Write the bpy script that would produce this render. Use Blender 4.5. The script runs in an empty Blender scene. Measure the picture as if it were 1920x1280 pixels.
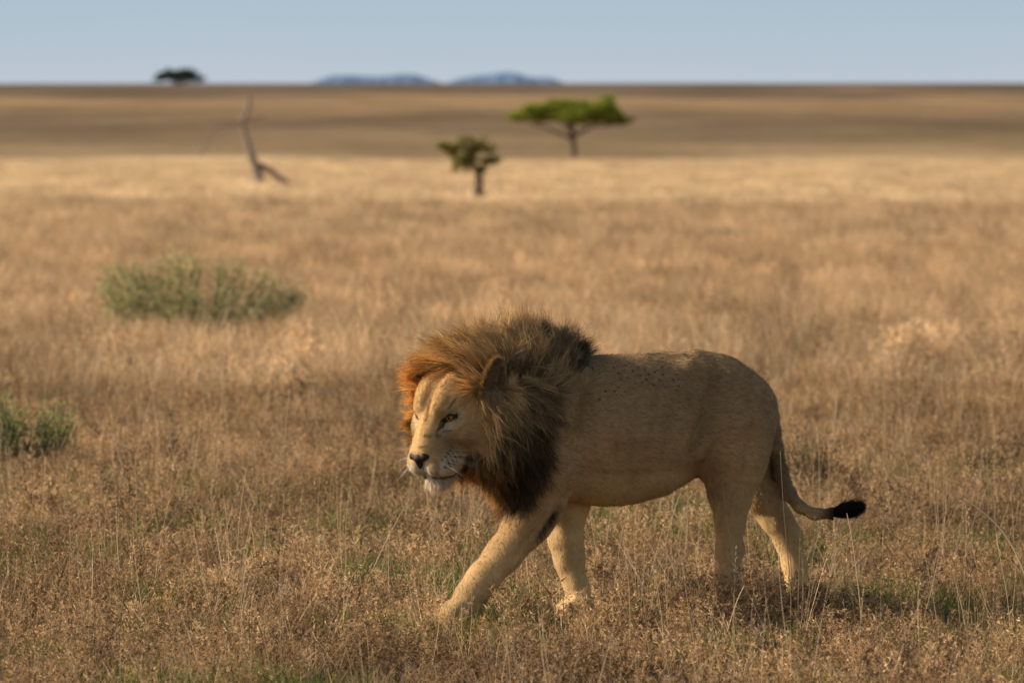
import bpy, math, numpy as np
from mathutils import Vector

RNG = np.random.default_rng(7)
C = bpy.context.scene.collection
R = math.radians

# ------------------------------------------------------------------ layout
FPX = 10667.0          # 200 mm lens on 36 mm, measured over 1920 picture columns
CAM_H = 2.02           # camera height above the plain
HOR = 260.0            # level of the camera in the picture


def P(u, v, d):
    """point at distance d along the ray of picture point (u, v)"""
    u, v, d = np.broadcast_arrays(np.asarray(u, float), np.asarray(v, float), np.asarray(d, float))
    return np.stack([(u - 960.0) / FPX * d, d, CAM_H - (v - HOR) / FPX * d], -1)


def UV(p):
    p = np.asarray(p)
    return 960.0 + p[..., 0] / p[..., 1] * FPX, HOR - (p[..., 2] - CAM_H) / p[..., 1] * FPX


def srgb(r, g, b):
    c = np.array([r, g, b], float) / 255.0
    return np.where(c <= 0.04045, c / 12.92, ((c + 0.055) / 1.055) ** 2.4)


def smooth(a, b, x):
    t = np.clip((x - a) / (b - a), 0, 1)
    return t * t * (3 - 2 * t)


def nrm(v):
    return v / np.maximum(np.linalg.norm(v, axis=-1, keepdims=True), 1e-9)


def _hash(ix, iy, iz):
    h = (ix * 374761393 + iy * 668265263 + iz * 2147483647 + 1013904223) & 0xFFFFFFFF
    h = ((h ^ (h >> 13)) * 1274126177) & 0xFFFFFFFF
    return ((h ^ (h >> 16)) & 0xFFFF) / 65535.0


def noise3(p, s):
    """value noise in 0..1"""
    q = np.asarray(p, float) * s + 1000.0
    i = np.floor(q).astype(np.int64)
    f = q - i
    f = f * f * (3 - 2 * f)
    out = 0
    for dx in (0, 1):
        for dy in (0, 1):
            for dz in (0, 1):
                w = (f[..., 0] if dx else 1 - f[..., 0]) * (f[..., 1] if dy else 1 - f[..., 1]) * (f[..., 2] if dz else 1 - f[..., 2])
                out = out + w * _hash(i[..., 0] + dx, i[..., 1] + dy, i[..., 2] + dz)
    return out


def terrain(x, y):
    x = np.asarray(x, float); y = np.asarray(y, float)
    z = 0.012 * np.sin(x * 1.3 + 0.4) * np.sin(y * 0.9) + 0.0
    far = np.clip((y - 430.0) / 1070.0, 0, 1)
    z = z + 16.25 * far * (1 - 0.12 * (1 - far)) + 0.4 * np.sin(x * 0.004 + 1.0) * far
    z = z - 0.05 * np.clip(y - 1500.0, 0, None) * smooth(1500, 2200, y)
    return z


# ------------------------------------------------------------------ object helpers
def tag(o, label=None, cat=None, group=None, kind=None):
    for k, x in (('label', label), ('category', cat), ('group', group), ('kind', kind)):
        if x:
            o[k] = x
    return o


def empty(name, loc, label, cat, group=None):
    o = bpy.data.objects.new(name, None)
    C.objects.link(o)
    o.location = [float(t) for t in loc]
    o.empty_display_size = 0.1
    return tag(o, label, cat, group)


def mesh_obj(name, V, F, mat, parent=None, col=None, normals=None, smooth_shade=True, attrs=None, loc=None):
    """V in world coordinates; F an (n,3) or (n,4) array or a list of such arrays"""
    V = np.asarray(V, np.float32)
    org = np.zeros(3)
    if parent is not None:
        q = parent
        while q is not None:
            org = org + np.array(q.location)
            q = q.parent
    elif loc is not None:
        org = np.array(loc, float)
    me = bpy.data.meshes.new(name)
    Fs = F if isinstance(F, list) else [F]
    Fs = [np.asarray(f, np.int32) for f in Fs if len(f)]
    me.vertices.add(len(V))
    me.vertices.foreach_set('co', (V - org).astype(np.float32).ravel())
    nl = sum(f.size for f in Fs)
    npol = sum(len(f) for f in Fs)
    if npol:
        me.loops.add(nl)
        me.polygons.add(npol)
        me.loops.foreach_set('vertex_index', np.concatenate([f.ravel() for f in Fs]))
        sizes = np.concatenate([np.full(len(f), f.shape[1], np.int32) for f in Fs])
        starts = np.concatenate([[0], np.cumsum(sizes)[:-1]]).astype(np.int32)
        me.polygons.foreach_set('loop_start', starts)
        me.polygons.foreach_set('use_smooth', np.full(npol, bool(smooth_shade)))
    me.update(calc_edges=True)
    if col is not None:
        a = me.color_attributes.new('Col', 'FLOAT_COLOR', 'POINT')
        c4 = np.ones((len(V), 4), np.float32)
        c4[:, :3] = col
        a.data.foreach_set('color', c4.ravel())
    for k, (typ, data) in (attrs or {}).items():
        a = me.attributes.new(k, typ, 'POINT')
        a.data.foreach_set('vector' if typ == 'FLOAT_VECTOR' else 'value', np.asarray(data).ravel())
    if normals is not None:
        me.normals_split_custom_set_from_vertices(np.asarray(normals, np.float32))
    if mat:
        me.materials.append(mat)
    o = bpy.data.objects.new(name, me)
    C.objects.link(o)
    if parent is not None:
        o.parent = parent
    elif loc is not None:
        o.location = [float(t) for t in loc]
    return o


# ------------------------------------------------------------------ materials
def new_mat(name):
    m = bpy.data.materials.new(name)
    m.use_nodes = True
    nt = m.node_tree
    nt.nodes.clear()
    out = nt.nodes.new('ShaderNodeOutputMaterial')
    return m, nt, out


def N(nt, typ, **kw):
    n = nt.nodes.new(typ)
    for k, v in kw.items():
        setattr(n, k, v)
    return n


def leafy(name, translucent=0.35, rough=0.6, spec=0.15, noise_scale=0.0, noise_amt=0.0, inst_rand=0.0, tint_noise=None, trans_tint=(1, 1, 1)):
    """vertex-coloured two sided leaf / hair material: principled + translucency"""
    m, nt, out = new_mat(name)
    L = nt.links.new
    at = N(nt, 'ShaderNodeAttribute', attribute_name='Col')
    colr = at.outputs['Color']
    if inst_rand:
        oi = N(nt, 'ShaderNodeObjectInfo')
        mr = N(nt, 'ShaderNodeMapRange')
        mr.inputs['To Min'].default_value = 1 - inst_rand
        mr.inputs['To Max'].default_value = 1 + inst_rand
        L(oi.outputs['Random'], mr.inputs['Value'])
        mu = N(nt, 'ShaderNodeVectorMath', operation='SCALE')
        L(colr, mu.inputs[0]); L(mr.outputs[0], mu.inputs['Scale'])
        colr = mu.outputs[0]
    if tint_noise:
        scale, ca, cb = tint_noise
        geo = N(nt, 'ShaderNodeNewGeometry')
        mp = N(nt, 'ShaderNodeVectorMath', operation='MULTIPLY')
        mp.inputs[1].default_value = (1, 0.45, 0.0)
        L(geo.outputs['Position'], mp.inputs[0])
        nz = N(nt, 'ShaderNodeTexNoise')
        nz.inputs['Scale'].default_value = scale
        nz.inputs['Detail'].default_value = 3
        L(mp.outputs[0], nz.inputs['Vector'])
        rp = N(nt, 'ShaderNodeValToRGB')
        rp.color_ramp.elements[0].position = 0.36
        rp.color_ramp.elements[1].position = 0.66
        rp.color_ramp.elements[0].color = (*ca, 1)
        rp.color_ramp.elements[1].color = (*cb, 1)
        L(nz.outputs['Fac'], rp.inputs['Fac'])
        mu = N(nt, 'ShaderNodeVectorMath', operation='MULTIPLY')
        L(colr, mu.inputs[0]); L(rp.outputs[0], mu.inputs[1])
        colr = mu.outputs[0]
    b = N(nt, 'ShaderNodeBsdfPrincipled')
    b.inputs['Roughness'].default_value = rough
    b.inputs['Specular IOR Level'].default_value = spec
    L(colr, b.inputs['Base Color'])
    tr = N(nt, 'ShaderNodeBsdfTranslucent')
    tm = N(nt, 'ShaderNodeVectorMath', operation='MULTIPLY')
    tm.inputs[1].default_value = trans_tint
    L(colr, tm.inputs[0]); L(tm.outputs[0], tr.inputs['Color'])
    mx = N(nt, 'ShaderNodeMixShader')
    mx.inputs[0].default_value = translucent
    L(b.outputs[0], mx.inputs[1]); L(tr.outputs[0], mx.inputs[2])
    L(mx.outputs[0], out.inputs['Surface'])
    return m


def solid(name, col, rough=0.6, spec=0.3, noise=None, bump=None):
    m, nt, out = new_mat(name)
    L = nt.links.new
    b = N(nt, 'ShaderNodeBsdfPrincipled')
    b.inputs['Roughness'].default_value = rough
    b.inputs['Specular IOR Level'].default_value = spec
    b.inputs['Base Color'].default_value = (*col, 1)
    if noise:
        sc, cb = noise
        tc = N(nt, 'ShaderNodeTexCoord')
        nz = N(nt, 'ShaderNodeTexNoise')
        nz.inputs['Scale'].default_value = sc
        nz.inputs['Detail'].default_value = 4
        L(tc.outputs['Object'], nz.inputs['Vector'])
        mx = N(nt, 'ShaderNodeMix', data_type='RGBA')
        mx.inputs[6].default_value = (*col, 1)
        mx.inputs[7].default_value = (*cb, 1)
        L(nz.outputs['Fac'], mx.inputs[0])
        L(mx.outputs[2], b.inputs['Base Color'])
    L(b.outputs[0], out.inputs['Surface'])
    return m


# ------------------------------------------------------------------ camera, sky, sun
cam = bpy.data.cameras.new('camera')
camo = bpy.data.objects.new('camera', cam)
C.objects.link(camo)
camo.location = (0, 0, CAM_H)
camo.rotation_euler = (R(90), 0, 0)
cam.lens = 200.0
cam.sensor_width = 36.0
cam.shift_y = -(640.0 - HOR) / 1920.0
cam.clip_start = 0.5
cam.clip_end = 60000
cam.dof.use_dof = True
cam.dof.focus_distance = 23.35
cam.dof.aperture_fstop = 4.8
bpy.context.scene.camera = camo

SUN_EL = R(25)
SUN_AZ = R(0)          # from camera-left towards the far side
S_DIR = Vector((-math.cos(SUN_AZ) * math.cos(SUN_EL), math.sin(SUN_AZ) * math.cos(SUN_EL), math.sin(SUN_EL)))
sl = bpy.data.lights.new('sun', 'SUN')
sl.energy = 5.0
sl.angle = R(0.5)
sl.color = (1.0, 0.885, 0.71)
so = bpy.data.objects.new('sun', sl)
C.objects.link(so)
so.location = (-20, 20, 30)
so.rotation_euler = S_DIR.to_track_quat('Z', 'Y').to_euler()

W = bpy.data.worlds.new('World')
bpy.context.scene.world = W
W.use_nodes = True
nt = W.node_tree
nt.nodes.clear()
L = nt.links.new
wo = N(nt, 'ShaderNodeOutputWorld')
sky = N(nt, 'ShaderNodeTexSky', sky_type='NISHITA')
sky.sun_disc = False
sky.sun_elevation = SUN_EL
sky.sun_rotation = math.atan2(S_DIR.x, S_DIR.y)
sky.air_density = 1.0
sky.dust_density = 1.5
bg1 = N(nt, 'ShaderNodeBackground')
bg1.inputs['Strength'].default_value = 0.15
warm = N(nt, 'ShaderNodeVectorMath', operation='MULTIPLY')
warm.inputs[1].default_value = (1.18, 0.97, 0.78)      # dusty late-afternoon air
L(sky.outputs[0], warm.inputs[0]); L(warm.outputs[0], bg1.inputs['Color'])
tc = N(nt, 'ShaderNodeTexCoord')
sep = N(nt, 'ShaderNodeSeparateXYZ')
L(tc.outputs['Generated'], sep.inputs[0])
rp = N(nt, 'ShaderNodeValToRGB')
mr = N(nt, 'ShaderNodeMapRange')
mr.inputs['From Min'].default_value = 0.006
mr.inputs['From Max'].default_value = 0.036
L(sep.outputs['Z'], mr.inputs['Value'])
# faint uneven haze low in the sky
mp = N(nt, 'ShaderNodeMapping')
mp.inputs['Scale'].default_value = (9, 9, 60)
L(tc.outputs['Generated'], mp.inputs['Vector'])
nz = N(nt, 'ShaderNodeTexNoise')
nz.inputs['Scale'].default_value = 1.0
nz.inputs['Detail'].default_value = 2
L(mp.outputs[0], nz.inputs['Vector'])
ma = N(nt, 'ShaderNodeMath', operation='MULTIPLY_ADD')
ma.inputs[1].default_value = 0.5
ma.inputs[2].default_value = -0.25
L(nz.outputs['Fac'], ma.inputs[0])
ad = N(nt, 'ShaderNodeMath', operation='ADD')
L(mr.outputs[0], ad.inputs[0]); L(ma.outputs[0], ad.inputs[1])
L(ad.outputs[0], rp.inputs['Fac'])
e = rp.color_ramp.elements
e[0].position = 0.05; e[0].color = (*srgb(189, 199, 210), 1)
e[1].position = 1.0; e[1].color = (*srgb(166, 187, 202), 1)
k = e.new(0.45); k.color = (*srgb(179, 195, 208), 1)
bg2 = N(nt, 'ShaderNodeBackground')
L(rp.outputs[0], bg2.inputs['Color'])
fr = N(nt, 'ShaderNodeMapRange', interpolation_type='SMOOTHSTEP')
fr.inputs['From Min'].default_value = 0.03
fr.inputs['From Max'].default_value = 0.16
L(sep.outputs['Z'], fr.inputs['Value'])
ms = N(nt, 'ShaderNodeMixShader')
L(fr.outputs[0], ms.inputs[0]); L(bg2.outputs[0], ms.inputs[1]); L(bg1.outputs[0], ms.inputs[2])
L(ms.outputs[0], wo.inputs['Surface'])

sc = bpy.context.scene
sc.view_settings.view_transform = 'Standard'
sc.view_settings.look = 'None'
sc.view_settings.exposure = 0
sc.render.engine = 'CYCLES'
sc.cycles.use_denoising = True
sc.cycles.max_bounces = 6
sc.cycles.transparent_max_bounces = 4

# ------------------------------------------------------------------ ground
def build_ground():
    ys = np.concatenate([np.arange(-30, 10, 5.0), np.arange(10, 60, 0.5), np.geomspace(60, 430, 90), np.geomspace(434, 2400, 150), np.array([2600, 3000, 4000, 7000, 12000, 30000])])
    tx = np.linspace(-1, 1, 81)
    V = []
    for y in ys:
        w = 30 + 0.9 * abs(y) + (0 if y < 2500 else y * 0.5)
        x = tx * w
        V.append(np.stack([x, np.full_like(x, y), terrain(x, np.full_like(x, y))], -1))
    V = np.concatenate(V)
    n = len(tx)
    i, j = np.meshgrid(np.arange(len(ys) - 1), np.arange(n - 1), indexing='ij')
    a = (i * n + j).ravel()
    F = np.stack([a, a + 1, a + n + 1, a + n], -1)
    m, nt, out = new_mat('ground_soil_and_far_grass')
    L = nt.links.new
    geo = N(nt, 'ShaderNodeNewGeometry')
    sp = N(nt, 'ShaderNodeSeparateXYZ')
    L(geo.outputs['Position'], sp.inputs[0])
    # streaky patches, wider than deep
    mpn = N(nt, 'ShaderNodeMapping')
    mpn.inputs['Scale'].default_value = (0.017, 0.005, 0)
    L(geo.outputs['Position'], mpn.inputs['Vector'])
    n1 = N(nt, 'ShaderNodeTexNoise'); n1.inputs['Scale'].default_value = 1.0; n1.inputs['Detail'].default_value = 4
    L(mpn.outputs[0], n1.inputs['Vector'])
    n2 = N(nt, 'ShaderNodeTexNoise'); n2.inputs['Scale'].default_value = 0.5; n2.inputs['Detail'].default_value = 5
    L(geo.outputs['Position'], n2.inputs['Vector'])
    # log distance, warped
    lg = N(nt, 'ShaderNodeMath', operation='LOGARITHM'); lg.inputs[1].default_value = 10
    mxx = N(nt, 'ShaderNodeMath', operation='MAXIMUM'); mxx.inputs[1].default_value = 1.0
    L(sp.outputs['Y'], mxx.inputs[0]); L(mxx.outputs[0], lg.inputs[0])
    wv = N(nt, 'ShaderNodeMath', operation='MULTIPLY_ADD'); wv.inputs[1].default_value = 0.30; wv.inputs[2].default_value = -0.15
    L(n1.outputs['Fac'], wv.inputs[0])
    ad = N(nt, 'ShaderNodeMath', operation='ADD')
    L(lg.outputs[0], ad.inputs[0]); L(wv.outputs[0], ad.inputs[1])
    mr = N(nt, 'ShaderNodeMapRange')
    mr.inputs['From Min'].default_value = 1.2
    mr.inputs['From Max'].default_value = 3.3
    L(ad.outputs[0], mr.inputs['Value'])
    rp = N(nt, 'ShaderNodeValToRGB')
    L(mr.outputs[0], rp.inputs['Fac'])
    def pos(Y): return (math.log10(Y) - 1.2) / 2.1
    stops = [(18, (0.045, 0.031, 0.021)), (45, (0.14, 0.095, 0.056)), (70, (0.30, 0.20, 0.115)), (150, (0.42, 0.28, 0.16)), (180, (0.68, 0.48, 0.27)), (425, (0.66, 0.475, 0.275)),
             (462, (0.33, 0.235, 0.135)), (530, (0.30, 0.215, 0.125)), (600, (0.225, 0.162, 0.10)), (770, (0.205, 0.148, 0.095)), (870, (0.30, 0.20, 0.112)), (1010, (0.37, 0.25, 0.14)), (1170, (0.19, 0.138, 0.095)), (1500, (0.165, 0.128, 0.098))]
    el = rp.color_ramp.elements
    el[0].position = pos(stops[0][0]); el[0].color = (*stops[0][1], 1)
    el[1].position = pos(stops[-1][0]); el[1].color = (*stops[-1][1], 1)
    for Y, c in stops[1:-1]:
        q = el.new(pos(Y)); q.color = (*c, 1)
    mrn = N(nt, 'ShaderNodeMapRange'); mrn.inputs['From Min'].default_value = 0.3; mrn.inputs['From Max'].default_value = 0.7
    mrn.inputs['To Min'].default_value = 0.8; mrn.inputs['To Max'].default_value = 1.2
    L(n2.outputs['Fac'], mrn.inputs['Value'])
    mu = N(nt, 'ShaderNodeVectorMath', operation='SCALE')
    L(rp.outputs[0], mu.inputs[0]); L(mrn.outputs[0], mu.inputs['Scale'])
    # long soft streaks of darker and paler growth on the far slope
    mps = N(nt, 'ShaderNodeMapping')
    mps.inputs['Scale'].default_value = (0.030, 0.011, 0)
    L(geo.outputs['Position'], mps.inputs['Vector'])
    n3 = N(nt, 'ShaderNodeTexNoise'); n3.inputs['Scale'].default_value = 1.0; n3.inputs['Detail'].default_value = 6; n3.inputs['Roughness'].default_value = 0.62
    L(mps.outputs[0], n3.inputs['Vector'])
    mrs = N(nt, 'ShaderNodeMapRange'); mrs.inputs['From Min'].default_value = 0.32; mrs.inputs['From Max'].default_value = 0.68
    mrs.inputs['To Min'].default_value = 0.70; mrs.inputs['To Max'].default_value = 1.26
    L(n3.outputs['Fac'], mrs.inputs['Value'])
    mu2 = N(nt, 'ShaderNodeVectorMath', operation='SCALE')
    L(mu.outputs[0], mu2.inputs[0]); L(mrs.outputs[0], mu2.inputs['Scale'])
    mu = mu2
    b = N(nt, 'ShaderNodeBsdfPrincipled')
    b.inputs['Roughness'].default_value = 1.0
    b.inputs['Specular IOR Level'].default_value = 0.0
    L(mu.outputs[0], b.inputs['Base Color'])
    L(b.outputs[0], out.inputs['Surface'])
    tag(mesh_obj('ground', V, F, m), kind='structure')


build_ground()


def build_hills():
    m, nt, out = new_mat('hazy_blue_hill')
    b = N(nt, 'ShaderNodeBsdfPrincipled')
    b.inputs['Roughness'].default_value = 1.0
    b.inputs['Specular IOR Level'].default_value = 0.0
    geo = N(nt, 'ShaderNodeNewGeometry')
    nz = N(nt, 'ShaderNodeTexNoise'); nz.inputs['Scale'].default_value = 0.012; nz.inputs['Detail'].default_value = 4
    nt.links.new(geo.outputs['Position'], nz.inputs['Vector'])
    rp = N(nt, 'ShaderNodeValToRGB')
    rp.color_ramp.elements[0].position = 0.35; rp.color_ramp.elements[1].position = 0.7
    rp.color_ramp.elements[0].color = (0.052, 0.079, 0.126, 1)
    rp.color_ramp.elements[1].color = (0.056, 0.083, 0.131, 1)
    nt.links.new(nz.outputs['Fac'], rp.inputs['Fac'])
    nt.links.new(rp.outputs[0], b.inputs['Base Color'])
    # painted haze: a faint blue glow stands in for airlight before the hills
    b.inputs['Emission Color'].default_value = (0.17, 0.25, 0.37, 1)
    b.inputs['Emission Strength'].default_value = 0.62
    nt.links.new(b.outputs[0], out.inputs['Surface'])
    Y = 15000.0
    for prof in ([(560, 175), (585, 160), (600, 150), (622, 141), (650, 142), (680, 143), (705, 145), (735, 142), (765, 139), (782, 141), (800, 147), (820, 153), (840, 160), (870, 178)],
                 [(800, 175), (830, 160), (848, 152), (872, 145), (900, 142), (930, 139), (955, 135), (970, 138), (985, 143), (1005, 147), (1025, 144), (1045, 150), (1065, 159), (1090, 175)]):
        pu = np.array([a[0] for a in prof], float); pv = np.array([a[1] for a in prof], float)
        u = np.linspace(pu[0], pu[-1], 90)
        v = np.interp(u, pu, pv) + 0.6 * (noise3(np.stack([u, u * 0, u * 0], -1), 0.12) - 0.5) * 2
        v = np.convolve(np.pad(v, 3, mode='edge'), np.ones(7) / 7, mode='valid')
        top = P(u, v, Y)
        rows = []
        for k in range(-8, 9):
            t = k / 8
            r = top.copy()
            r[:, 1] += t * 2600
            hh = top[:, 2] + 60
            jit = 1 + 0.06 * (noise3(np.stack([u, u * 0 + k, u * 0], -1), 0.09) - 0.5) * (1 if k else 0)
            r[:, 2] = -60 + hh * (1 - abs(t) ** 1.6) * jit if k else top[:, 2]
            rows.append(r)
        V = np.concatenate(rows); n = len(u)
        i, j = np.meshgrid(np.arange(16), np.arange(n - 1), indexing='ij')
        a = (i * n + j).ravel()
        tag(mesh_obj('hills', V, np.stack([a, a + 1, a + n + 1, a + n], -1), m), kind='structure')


build_hills()

# ================================================================== LION
D0 = 23.55
BETA = R(25)
A_ = np.array([-math.cos(BETA), -math.sin(BETA), 0.0])       # body forward
L_ = np.array([math.sin(BETA), -math.cos(BETA), 0.0])        # body left (towards the camera)
U_ = np.array([0, 0, 1.0])
TH, PH = R(54), R(27)                                        # head turn and pitch
HF = np.array([-math.cos(TH) * math.cos(PH), -math.sin(TH) * math.cos(PH), -math.sin(PH)])
HL = np.array([math.sin(TH), -math.cos(TH), 0.0])
HU = np.array([-math.cos(TH) * math.sin(PH), -math.sin(TH) * math.sin(PH), math.cos(PH)])
HE = P(812, 784, 23.17) - 0.015 * HF                          # between the eyes


def H(f, l, u):
    return HE + f * HF + l * HL + u * HU


def head_local(p):
    q = p - HE
    return q @ HF, q @ HL, q @ HU


def pxr(r, d=D0):
    return r / FPX * d


VOX = 0.0055
LO = np.array([-0.62, 22.72, -0.06]); HI = np.array([1.36, 24.52, 1.28])
DIM = np.ceil((HI - LO) / VOX).astype(int)
GX = (LO[0] + VOX * np.arange(DIM[0])).astype(np.float32)
GY = (LO[1] + VOX * np.arange(DIM[1])).astype(np.float32)
GZ = (LO[2] + VOX * np.arange(DIM[2])).astype(np.float32)
SDF = np.full(tuple(DIM), 0.5, np.float32)


def _box(lo, hi):
    a = np.clip(((np.asarray(lo) - LO) / VOX).astype(int), 0, DIM)
    b = np.clip(((np.asarray(hi) - LO) / VOX).astype(int) + 2, 0, DIM)
    sl = tuple(slice(a[i], b[i]) for i in range(3))
    X = GX[sl[0]][:, None, None]; Y = GY[sl[1]][None, :, None]; Z = GZ[sl[2]][None, None, :]
    return sl, X, Y, Z


def _blend(sl, d, k, sub=False):
    a = SDF[sl]
    if sub:
        d = -d
        h = np.maximum(k - np.abs(a - d), 0) / k
        SDF[sl] = np.maximum(a, d) + h * h * k * 0.25
    else:
        h = np.maximum(k - np.abs(a - d), 0) / k
        SDF[sl] = np.minimum(a, d) - h * h * k * 0.25


def cone(p0, r0, p1, r1, k=0.04, flat=1.0, fl_dir=None, sub=False):
    """tapered capsule, optionally flattened along fl_dir"""
    p0 = np.asarray(p0, float); p1 = np.asarray(p1, float)
    R_ = max(r0, r1) + k + 0.06
    sl, X, Y, Z = _box(np.minimum(p0, p1) - R_, np.maximum(p0, p1) + R_)
    dx, dy, dz = X - p0[0], Y - p0[1], Z - p0[2]
    if flat != 1.0:
        c = (1 / flat - 1) * (dx * fl_dir[0] + dy * fl_dir[1] + dz * fl_dir[2])
        dx, dy, dz = dx + c * fl_dir[0], dy + c * fl_dir[1], dz + c * fl_dir[2]
        ax = p1 - p0
        ax = ax + (1 / flat - 1) * (ax @ fl_dir) * fl_dir
    else:
        ax = p1 - p0
    t = np.clip((dx * ax[0] + dy * ax[1] + dz * ax[2]) / max(ax @ ax, 1e-9), 0, 1)
    d = np.sqrt((dx - t * ax[0]) ** 2 + (dy - t * ax[1]) ** 2 + (dz - t * ax[2]) ** 2) - (r0 + (r1 - r0) * t)
    if flat < 1.0:
        d = d * (0.5 + 0.5 * flat)
    _blend(sl, d.astype(np.float32), k, sub)


def ell(c, axes, radii, k=0.04, sub=False):
    c = np.asarray(c, float); radii = np.asarray(radii, float)
    R_ = radii.max() + k + 0.06
    sl, X, Y, Z = _box(c - R_, c + R_)
    dx, dy, dz = X - c[0], Y - c[1], Z - c[2]
    s0 = 0; s1 = 0
    for a, r in zip(axes, radii):
        q = dx * a[0] + dy * a[1] + dz * a[2]
        s0 = s0 + (q / r) ** 2
        s1 = s1 + (q / (r * r)) ** 2
    k0 = np.sqrt(s0); k1 = np.sqrt(s1)
    d = k0 * (k0 - 1) / np.maximum(k1, 1e-6)
    _blend(sl, d.astype(np.float32), k, sub)


def chain(nodes, k=0.04, flat=1.0, fl_dir=None):
    """nodes: (u, v, distance, radius in picture units)"""
    pts = [P(a[0], a[1], a[2]) for a in nodes]
    rs = [pxr(a[3], a[2]) for a in nodes]
    for i in range(len(nodes) - 1):
        cone(pts[i], rs[i], pts[i + 1], rs[i + 1], k, flat, fl_dir)


def dc(u):
    return 23.55 + (u - 1040) * 0.00104


# trunk
chain([(u, v, dc(u), r) for u, v, r in ((1050, 796, 118), (1090, 803, 126), (1130, 808, 133), (1170, 806, 133), (1215, 797, 128), (1260, 782, 111), (1310, 771, 100), (1355, 768, 90))], 0.05, 0.74, L_)
# rump and flank
cone(P(1345, 750, dc(1345)), pxr(76), P(1388, 775, dc(1388)), pxr(71), 0.06, 0.92, L_)
cone(P(1395, 765, dc(1395) - 0.07), pxr(52), P(1392, 830, dc(1395) - 0.1), pxr(56), 0.05)
cone(P(1385, 765, dc(1395) + 0.09), pxr(48), P(1400, 830, dc(1395) + 0.1), pxr(44), 0.05)
# hip bone and back ridge
cone(P(1200, 694, dc(1200)), pxr(22), P(1300, 686, dc(1300)), pxr(20), 0.05)
cone(P(1300, 686, dc(1300)), pxr(20), P(1355, 692, dc(1355)), pxr(18), 0.05)
# near hind leg
dn = dc(1385) - 0.135
chain([(1380, 800, dn + 0.02, 66), (1376, 870, dn, 55), (1371, 930, dn - 0.005, 38), (1368, 985, dn, 25.5), (1366, 1032, dn, 22), (1362, 1085, dn - 0.01, 21), (1358, 1125, dn - 0.02, 23)], 0.045)
chain([(1372, 1036, dn + 0.005, 17), (1380, 1030, dn + 0.01, 15)], 0.03)
# knee (stifle) towards the belly
cone(P(1346, 862, dn + 0.01), pxr(24), P(1352, 915, dn - 0.01), pxr(20), 0.045)
cone(P(1300, 850, dc(1300) - 0.06), pxr(14), P(1340, 880, dn + 0.02), pxr(20), 0.06)
# far hind leg
df = dc(1385) + 0.15
chain([(1385, 800, df - 0.02, 60), (1404, 870, df, 44), (1425, 925, df, 36), (1454, 975, df, 25), (1478, 1015, df, 20.5), (1490, 1060, df, 18.5), (1492, 1110, df - 0.01, 20)], 0.045)
cone(P(1444, 910, df), pxr(14), P(1494, 1003, df), pxr(8), 0.025)
# hind paws
for (u, v, d, s) in ((1352, 1148, dn - 0.03, 1.0), (1490, 1135, df - 0.02, 1.0)):
    cone(P(u + 6, v - 8, d), pxr(26), P(u - 22, v + 2, d - 0.03), pxr(22), 0.03)
    for t in (-1.5, -0.5, 0.5, 1.5):
        q = P(u - 34, v + 4, d - 0.045) + L_ * 0.027 * t
        cone(P(u - 10, v, d - 0.02) + L_ * 0.022 * t, 0.03, q, 0.024, 0.012)
# shoulder blade and upper arm, near side
dsn = 23.55 - 0.15
ell(P(1050, 752, dsn + 0.035), (nrm(np.array([0.25, 0.0, 1.0])), L_, nrm(np.cross(nrm(np.array([0.25, 0, 1.0])), L_))), (pxr(96), pxr(40), pxr(47)), 0.018)
chain([(1040, 800, dsn + 0.03, 62), (1020, 880, dsn - 0.005, 60), (1008, 935, dsn - 0.01, 47), (984, 985, dsn - 0.03, 39), (943, 1040, dsn - 0.06, 32), (905, 1085, dsn - 0.1, 28.5), (882, 1118, dsn - 0.12, 27), (868, 1150, dsn - 0.13, 28)], 0.04)
cone(P(1028, 945, dsn), pxr(30), P(1010, 990, dsn - 0.02), pxr(20), 0.04)
# front paw, near
cone(P(868, 1148, dsn - 0.13), pxr(30), P(848, 1158, dsn - 0.16), pxr(26), 0.03)
for t in (-1.5, -0.5, 0.5, 1.5):
    cone(P(852, 1140, dsn - 0.15) + L_ * 0.026 * t, 0.032, P(834, 1154, dsn - 0.175) + L_ * 0.031 * t, 0.026, 0.010)
# far front leg
dsf = 23.55 + 0.16
chain([(1040, 820, dsf - 0.05, 70), (1052, 900, dsf, 50), (1060, 955, dsf, 40), (1061, 1010, dsf, 30), (1068, 1050, dsf, 25.5), (1078, 1090, dsf, 20.5), (1088, 1125, dsf, 20), (1090, 1145, dsf, 20)], 0.04)
cone(P(1086, 1135, dsf), pxr(22), P(1068, 1146, dsf - 0.02), pxr(20), 0.03)
for t in (-1.5, -0.5, 0.5, 1.5):
    cone(P(1076, 1128, dsf - 0.02) + L_ * 0.022 * t, 0.027, P(1058, 1140, dsf - 0.04) + L_ * 0.026 * t, 0.021, 0.010)
# chest and neck
cone(P(1030, 800, 23.53), pxr(112), P(965, 770, 23.44), pxr(100), 0.06, 0.85, L_)
cone(P(965, 770, 23.44), pxr(98), P(900, 765, 23.33), pxr(82), 0.06)
cone(P(1010, 870, 23.50), pxr(76), P(975, 885, 23.45), pxr(52), 0.06)
# mane mass under the hair
ell(P(905, 705, 23.33), np.eye(3), (pxr(72), 0.15, pxr(48)), 0.06)
ell(P(985, 690, 23.46), np.eye(3), (pxr(85), 0.14, pxr(60)), 0.06)
ell(P(1045, 700, 23.53), np.eye(3), (pxr(48), 0.10, pxr(46)), 0.06)
ell(P(925, 815, 23.24), np.eye(3), (pxr(50), 0.10, pxr(68)), 0.06)
ell(P(880, 800, 23.50), np.eye(3), (pxr(60), 0.10, pxr(80)), 0.06)
ell(P(975, 860, 23.40), np.eye(3), (pxr(48), 0.13, pxr(66)), 0.06)

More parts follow.
